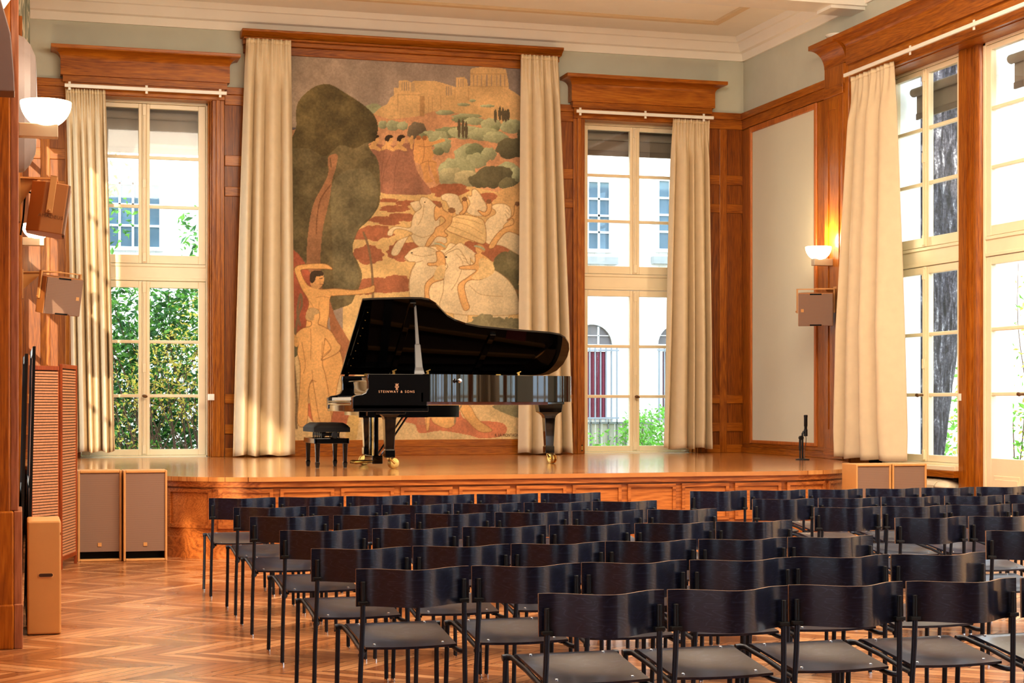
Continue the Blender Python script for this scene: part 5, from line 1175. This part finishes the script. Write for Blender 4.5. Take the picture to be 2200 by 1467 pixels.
def shrub(name, label, clusters, mats, size, n, seed, stems, ymid, twigm=M_twig, group=None):
    rr = random.Random(seed); c0 = clusters[0][0]; o = thing(name, label, 'shrub', (c0[0], c0[1], -.1), group)
    bs = [MB() for _ in mats]; tot_ = sum(c[1][0]*c[1][2]*c[3] for c in clusters)
    for c, rad, wts, dens in clusters:
        k = int(n*rad[0]*rad[2]*dens/tot_)
        for _ in range(k):
            while True:
                q = Vector((rr.uniform(-1,1), rr.uniform(-1,1), rr.uniform(-1,1)))
                if q.length < 1: break
            p = (c[0]+q.x*rad[0], c[1]+q.y*rad[1], c[2]+q.z*rad[2]); i = rr.choices(range(len(mats)), wts)[0]; leaves(bs[i], [p], size[i], rr)
    for b, (m, nm) in zip(bs, mats):
        if b.v: tag(b.build(nm, m, o), kind='stuff')
    b = MB()
    for (x0, z0, x1, z1, r_) in stems:
        y0 = ymid+rr.uniform(-.2, .2); pts = spline([(x0, y0, z0), (x0+(x1-x0)*.3+rr.uniform(-.12,.12), y0+rr.uniform(-.1,.1), z0+(z1-z0)*.35), (x0+(x1-x0)*.7+rr.uniform(-.12,.12), y0+rr.uniform(-.1,.1), z0+(z1-z0)*.7), (x1, y0, z1)], 4); L_ = len(pts); b.tube(pts, [r_*(1-.7*i/(L_-1)) for i in range(L_)], 5)
    b.build('branches', twigm, o); return o
rr = random.Random(21)
st = [(rr.uniform(.9, 3.1), -.1, rr.uniform(.7, 3.2), rr.uniform(2.2, 3.6), .016) for _ in range(16)]
shrub('evergreen_shrub', 'large dark green evergreen shrub close outside the left window', [((1.55, 25.95, 2.75), (.95, .5, .75), (5, 4), 1.0), ((2.55, 26.15, 2.9), (.7, .5, .6), (3, 5), 1.0), ((1.4, 26.25, 1.6), (.9, .5, 1.0), (5, 2), .8), ((2.5, 26.35, 1.2), (.7, .5, .8), (5, 2), .45), ((1.2, 26.05, 4.6), (.55, .3, .9), (2, 5), .22), ((2.55, 26.05, 4.1), (.28, .2, .5), (2, 5), .3), ((1.3, 26.25, .5), (.9, .4, .6), (5, 1), .5), ((2.0, 26.7, 1.3), (1.4, .3, 1.5), (6, 1), 1.0)], [(L_dk, 'dark_leaves'), (L_gr, 'fresh_leaves')], (.14, .125), 8600, 3, st, 26.0)
st = [(rr.uniform(1.6, 2.9), -.1, rr.uniform(.9, 3.0), rr.uniform(.8, 2.6), .010) for _ in range(60)]
shrub('autumn_shrub', 'twiggy shrub with small yellow leaves outside the left window', [((2.2, 24.85, 1.9), (.75, .3, .75), (1, 5), 1.0), ((1.4, 24.85, 1.5), (.5, .3, .7), (1, 4), .5), ((2.45, 24.85, 2.7), (.4, .2, .5), (1, 5), .4), ((1.6, 24.75, .8), (.6, .3, .5), (3, 2), .35)], [(L_gr, 'green_leaves'), (L_ye, 'yellow_leaves')], (.08, .075), 1700, 5, st, 24.8, M_twig2)
st = [(rr.uniform(10.0, 11.2), -.1, rr.uniform(9.6, 11.5), rr.uniform(.6, 1.4), .010) for _ in range(18)]
shrub('bright_shrub', 'bright green bushy shrub outside the right-hand back window', [((10.3, 27.0, .9), (.65, .5, .62), (1,), 1.0), ((10.7, 27.1, .4), (.7, .5, .5), (1,), .8), ((9.3, 26.9, .75), (.3, .2, .4), (1,), .35), ((8.6, 26.8, .6), (.10, .1, .5), (1,), .3)], [(L_br, 'leaves')], (.09,), 2600, 8, st, 27.0)
# tree trunk and greenery beyond the right wall
def bark():
    m = NT('furrowed grey bark'); co = m.n('TexCoord'); mp = m.n('Mapping', {'Vector': (co, 'Object'), 'Scale': (1, 1, .16)})
    n = m.n('TexNoise', {'Vector': mp, 'Scale': 15.0, 'Detail': 6.0, 'Roughness': .65, 'Distortion': .8}); f = m.n('TexNoise', {'Vector': (co, 'Object'), 'Scale': 26.0, 'Detail': 4.0, 'Roughness': .7})
    h = m.math('ADD', m.math('MULTIPLY', (n, 'Fac'), .75), m.math('MULTIPLY', (f, 'Fac'), .35))
    col = m.ramp(h, [(.40, lin((22, 20, 26))), (.52, lin((62, 58, 66))), (.62, lin((104, 98, 106))), (.70, lin((196, 190, 192)))])
    m.bsdf(col=col, rough=.85, normal=m.n('Bump', {'Height': h, 'Strength': .9, 'Distance': .05})); return m.mat
o = thing('tree', 'thick grey barked tree trunk just outside the right-hand window', 'tree', (13.55, 23.3, -.1)); b = MB(); rb = random.Random(2); off = [rb.uniform(-1, 1) for _ in range(40)]
def trunk(s, t):
    z = -.1+9*t; a = 2*PI*s; r_ = .225+.065*z + .012*math.sin(9*a+z*2)+.01*math.sin(17*a-z*5) + .04*math.exp(-((z-3.0)/.3)**2)*max(0, math.cos(a+.4))
    return (13.36+.065*z+r_*math.cos(a), 23.35+.8*r_*math.sin(a), z)
b.grid(trunk, 64, 60); b.build('trunk', bark(), o, smooth=60)
st = [(14.75+.11*k, -.1, 14.75+.13*k+rr.uniform(-.15,.3), rr.uniform(2.5, 5.0), .04 if k % 4 == 0 else .012) for k in range(14)]
shrub('climbing_shrub', 'loose green and yellow shrub behind the tree trunk on the right', [((14.95, 25.0, 1.0), (.42, .4, .8), (4, 2), 1.0), ((15.1, 25.0, 2.4), (.35, .3, .9), (2, 3), .4), ((15.1, 23.0, .95), (.62, .4, .65), (5, 2), 1.0), ((15.1, 23.0, 2.6), (.6, .4, 1.3), (2, 4), .35), ((16.0, 22.8, 1.6), (.8, .4, 1.5), (3, 2), .4)], [(L_br, 'green_leaves'), (L_ye, 'yellow_leaves')], (.15, .10), 1300, 12, st, 23.3)
# roller blinds outside the panes and white outer reveals
M_fab = plain('taupe blind fabric', (150, 132, 118), .8, var=.05); M_fabd = plain('dark blind housing', (122, 104, 92), .7)
def blind(label, axis, c, a0, a1, zs):
    o = thing('roller_blind', label, 'blind', c); zr_, zf = zs
    if axis == 'x':
        MB().tube([(a0, c[1], zr_), (a1, c[1], zr_)], .055, 14).build('roller', M_fab, o, smooth=50); MB().box(a0, a1, c[1]-.02, c[1]+.14, zr_-.04, 5.80).build('housing', M_fabd, o)
        b = MB(); b.box(a0, a1, c[1]+.045, c[1]+.05, zf, zr_); b.build('fabric', M_fab, o); b = MB(); b.box(a0, a1, c[1]+.03, c[1]+.06, zf-.08, zf); b.build('bottom_bar', M_fabd, o, bevel=.008)
    else:
        MB().tube([(c[0], a0, zr_), (c[0], a1, zr_)], .055, 14).build('roller', M_fab, o, smooth=50)
        b = MB(); b.box(c[0]+.045, c[0]+.05, a0, a1, zf, zr_); b.build('fabric', M_fab, o); b = MB(); b.box(c[0]+.03, c[0]+.06, a0, a1, zf-.08, zf); b.build('bottom_bar', M_fabd, o, bevel=.008)
blind('taupe roller blind lowered partway outside the leafy window', 'x', (WCX[0], YW+.22, 5.5), WL[0], WL[1], (5.50, 5.06))
blind('taupe roller blind rolled up outside the window with arched view', 'x', (WCX[1], YW+.22, 5.5), WR[0], WR[1], (5.50, 5.30))
blind('taupe roller blind rolled up outside the tree trunk window', 'y', (XW+.24, 18.5, 5.5), 17.66, 19.25, (5.46, 5.20))
blind('taupe roller blind rolled up outside the rightmost window', 'y', (XW+.24, 16.3, 5.5), 15.45, 17.05, (5.46, 5.20))
b = MB(); b.box(XR+.345, XR+.66, 19.375, 19.5, 0, 5.7); b.box(XR+.345, XR+.60, 17.19, 17.63, 0, 5.7); struct('wall_outer_reveal', b, M_ext)
o = thing('rear_fence_wall', 'pale building standing beyond the right-hand garden', 'building', (24, 22, 0))
MB().box(24, 24.4, 8, 40, -.1, 9).build('wall', M_ext, o)
b = MB()
for k in range(6): b.box(23.95, 24, 12+k*4, 13.2+k*4, 4.2, 6.2)
b.build('windows', M_pane, o)

# ------------------------------------------------------------------ light
w = bpy.data.worlds.new('sky'); bpy.context.scene.world = w; w.use_nodes = True
bg = w.node_tree.nodes['Background']; bg.inputs[0].default_value = (.70, .85, 1.0, 1); bg.inputs[1].default_value = WORLD
def area(loc, rot, size, energy, color=(1, .89, .74), sy=None):
    l = bpy.data.lights.new('fill_light', 'AREA'); l.energy = energy; l.color = color; l.size = size
    if sy: l.shape = 'RECTANGLE'; l.size_y = sy
    o = bpy.data.objects.new('fill_light', l); o.location = loc; o.rotation_euler = rot; C.objects.link(o); return o
area((5.2, 11, 6.6), (0,0,0), 6, A1, sy=5); area((5.2, 12.5, 6.5), (R(50), 0, 0), 7, A2, sy=2.0); area((5.2, 9.0, 3.4), (R(187), 0, 0), 6, A3, sy=4)  # unseen fill panels added to brighten the hall: downlight, stage wash, uplight
s = bpy.data.lights.new('sun', 'SUN'); s.energy = SUN; s.angle = R(.5); s.color = (1, .86, .62)
o = bpy.data.objects.new('sun', s); C.objects.link(o); o.rotation_euler = Vector((.22, 1, -.205)).to_track_quat('-Z', 'Y').to_euler(); o.location = (-10, -20, 12)

# ------------------------------------------------------------------ camera and colour
cam = bpy.data.cameras.new('camera'); co = bpy.data.objects.new('camera', cam); C.objects.link(co)
co.location = (0, 0, H); co.rotation_euler = (PI/2, 0, -TH); cam.sensor_width = 36; cam.lens = F*36/2200; cam.shift_y = (YH-733.5)/2200; cam.clip_start = .05; cam.clip_end = 200
sc = bpy.context.scene; sc.camera = co
sc.view_settings.view_transform = 'Standard'; sc.view_settings.look = 'None'; sc.view_settings.exposure = EXPO; sc.view_settings.gamma = GAM
sc.cycles.use_denoising = True; sc.cycles.use_adaptive_sampling = True; sc.cycles.adaptive_threshold = .06; sc.cycles.adaptive_min_samples = 16; sc.cycles.max_bounces = 6; sc.cycles.diffuse_bounces = 3; sc.cycles.glossy_bounces = 4; sc.cycles.transmission_bounces = 4; sc.cycles.transparent_max_bounces = 12; sc.cycles.caustics_reflective = False; sc.cycles.caustics_refractive = False; sc.cycles.sample_clamp_indirect = 6.0
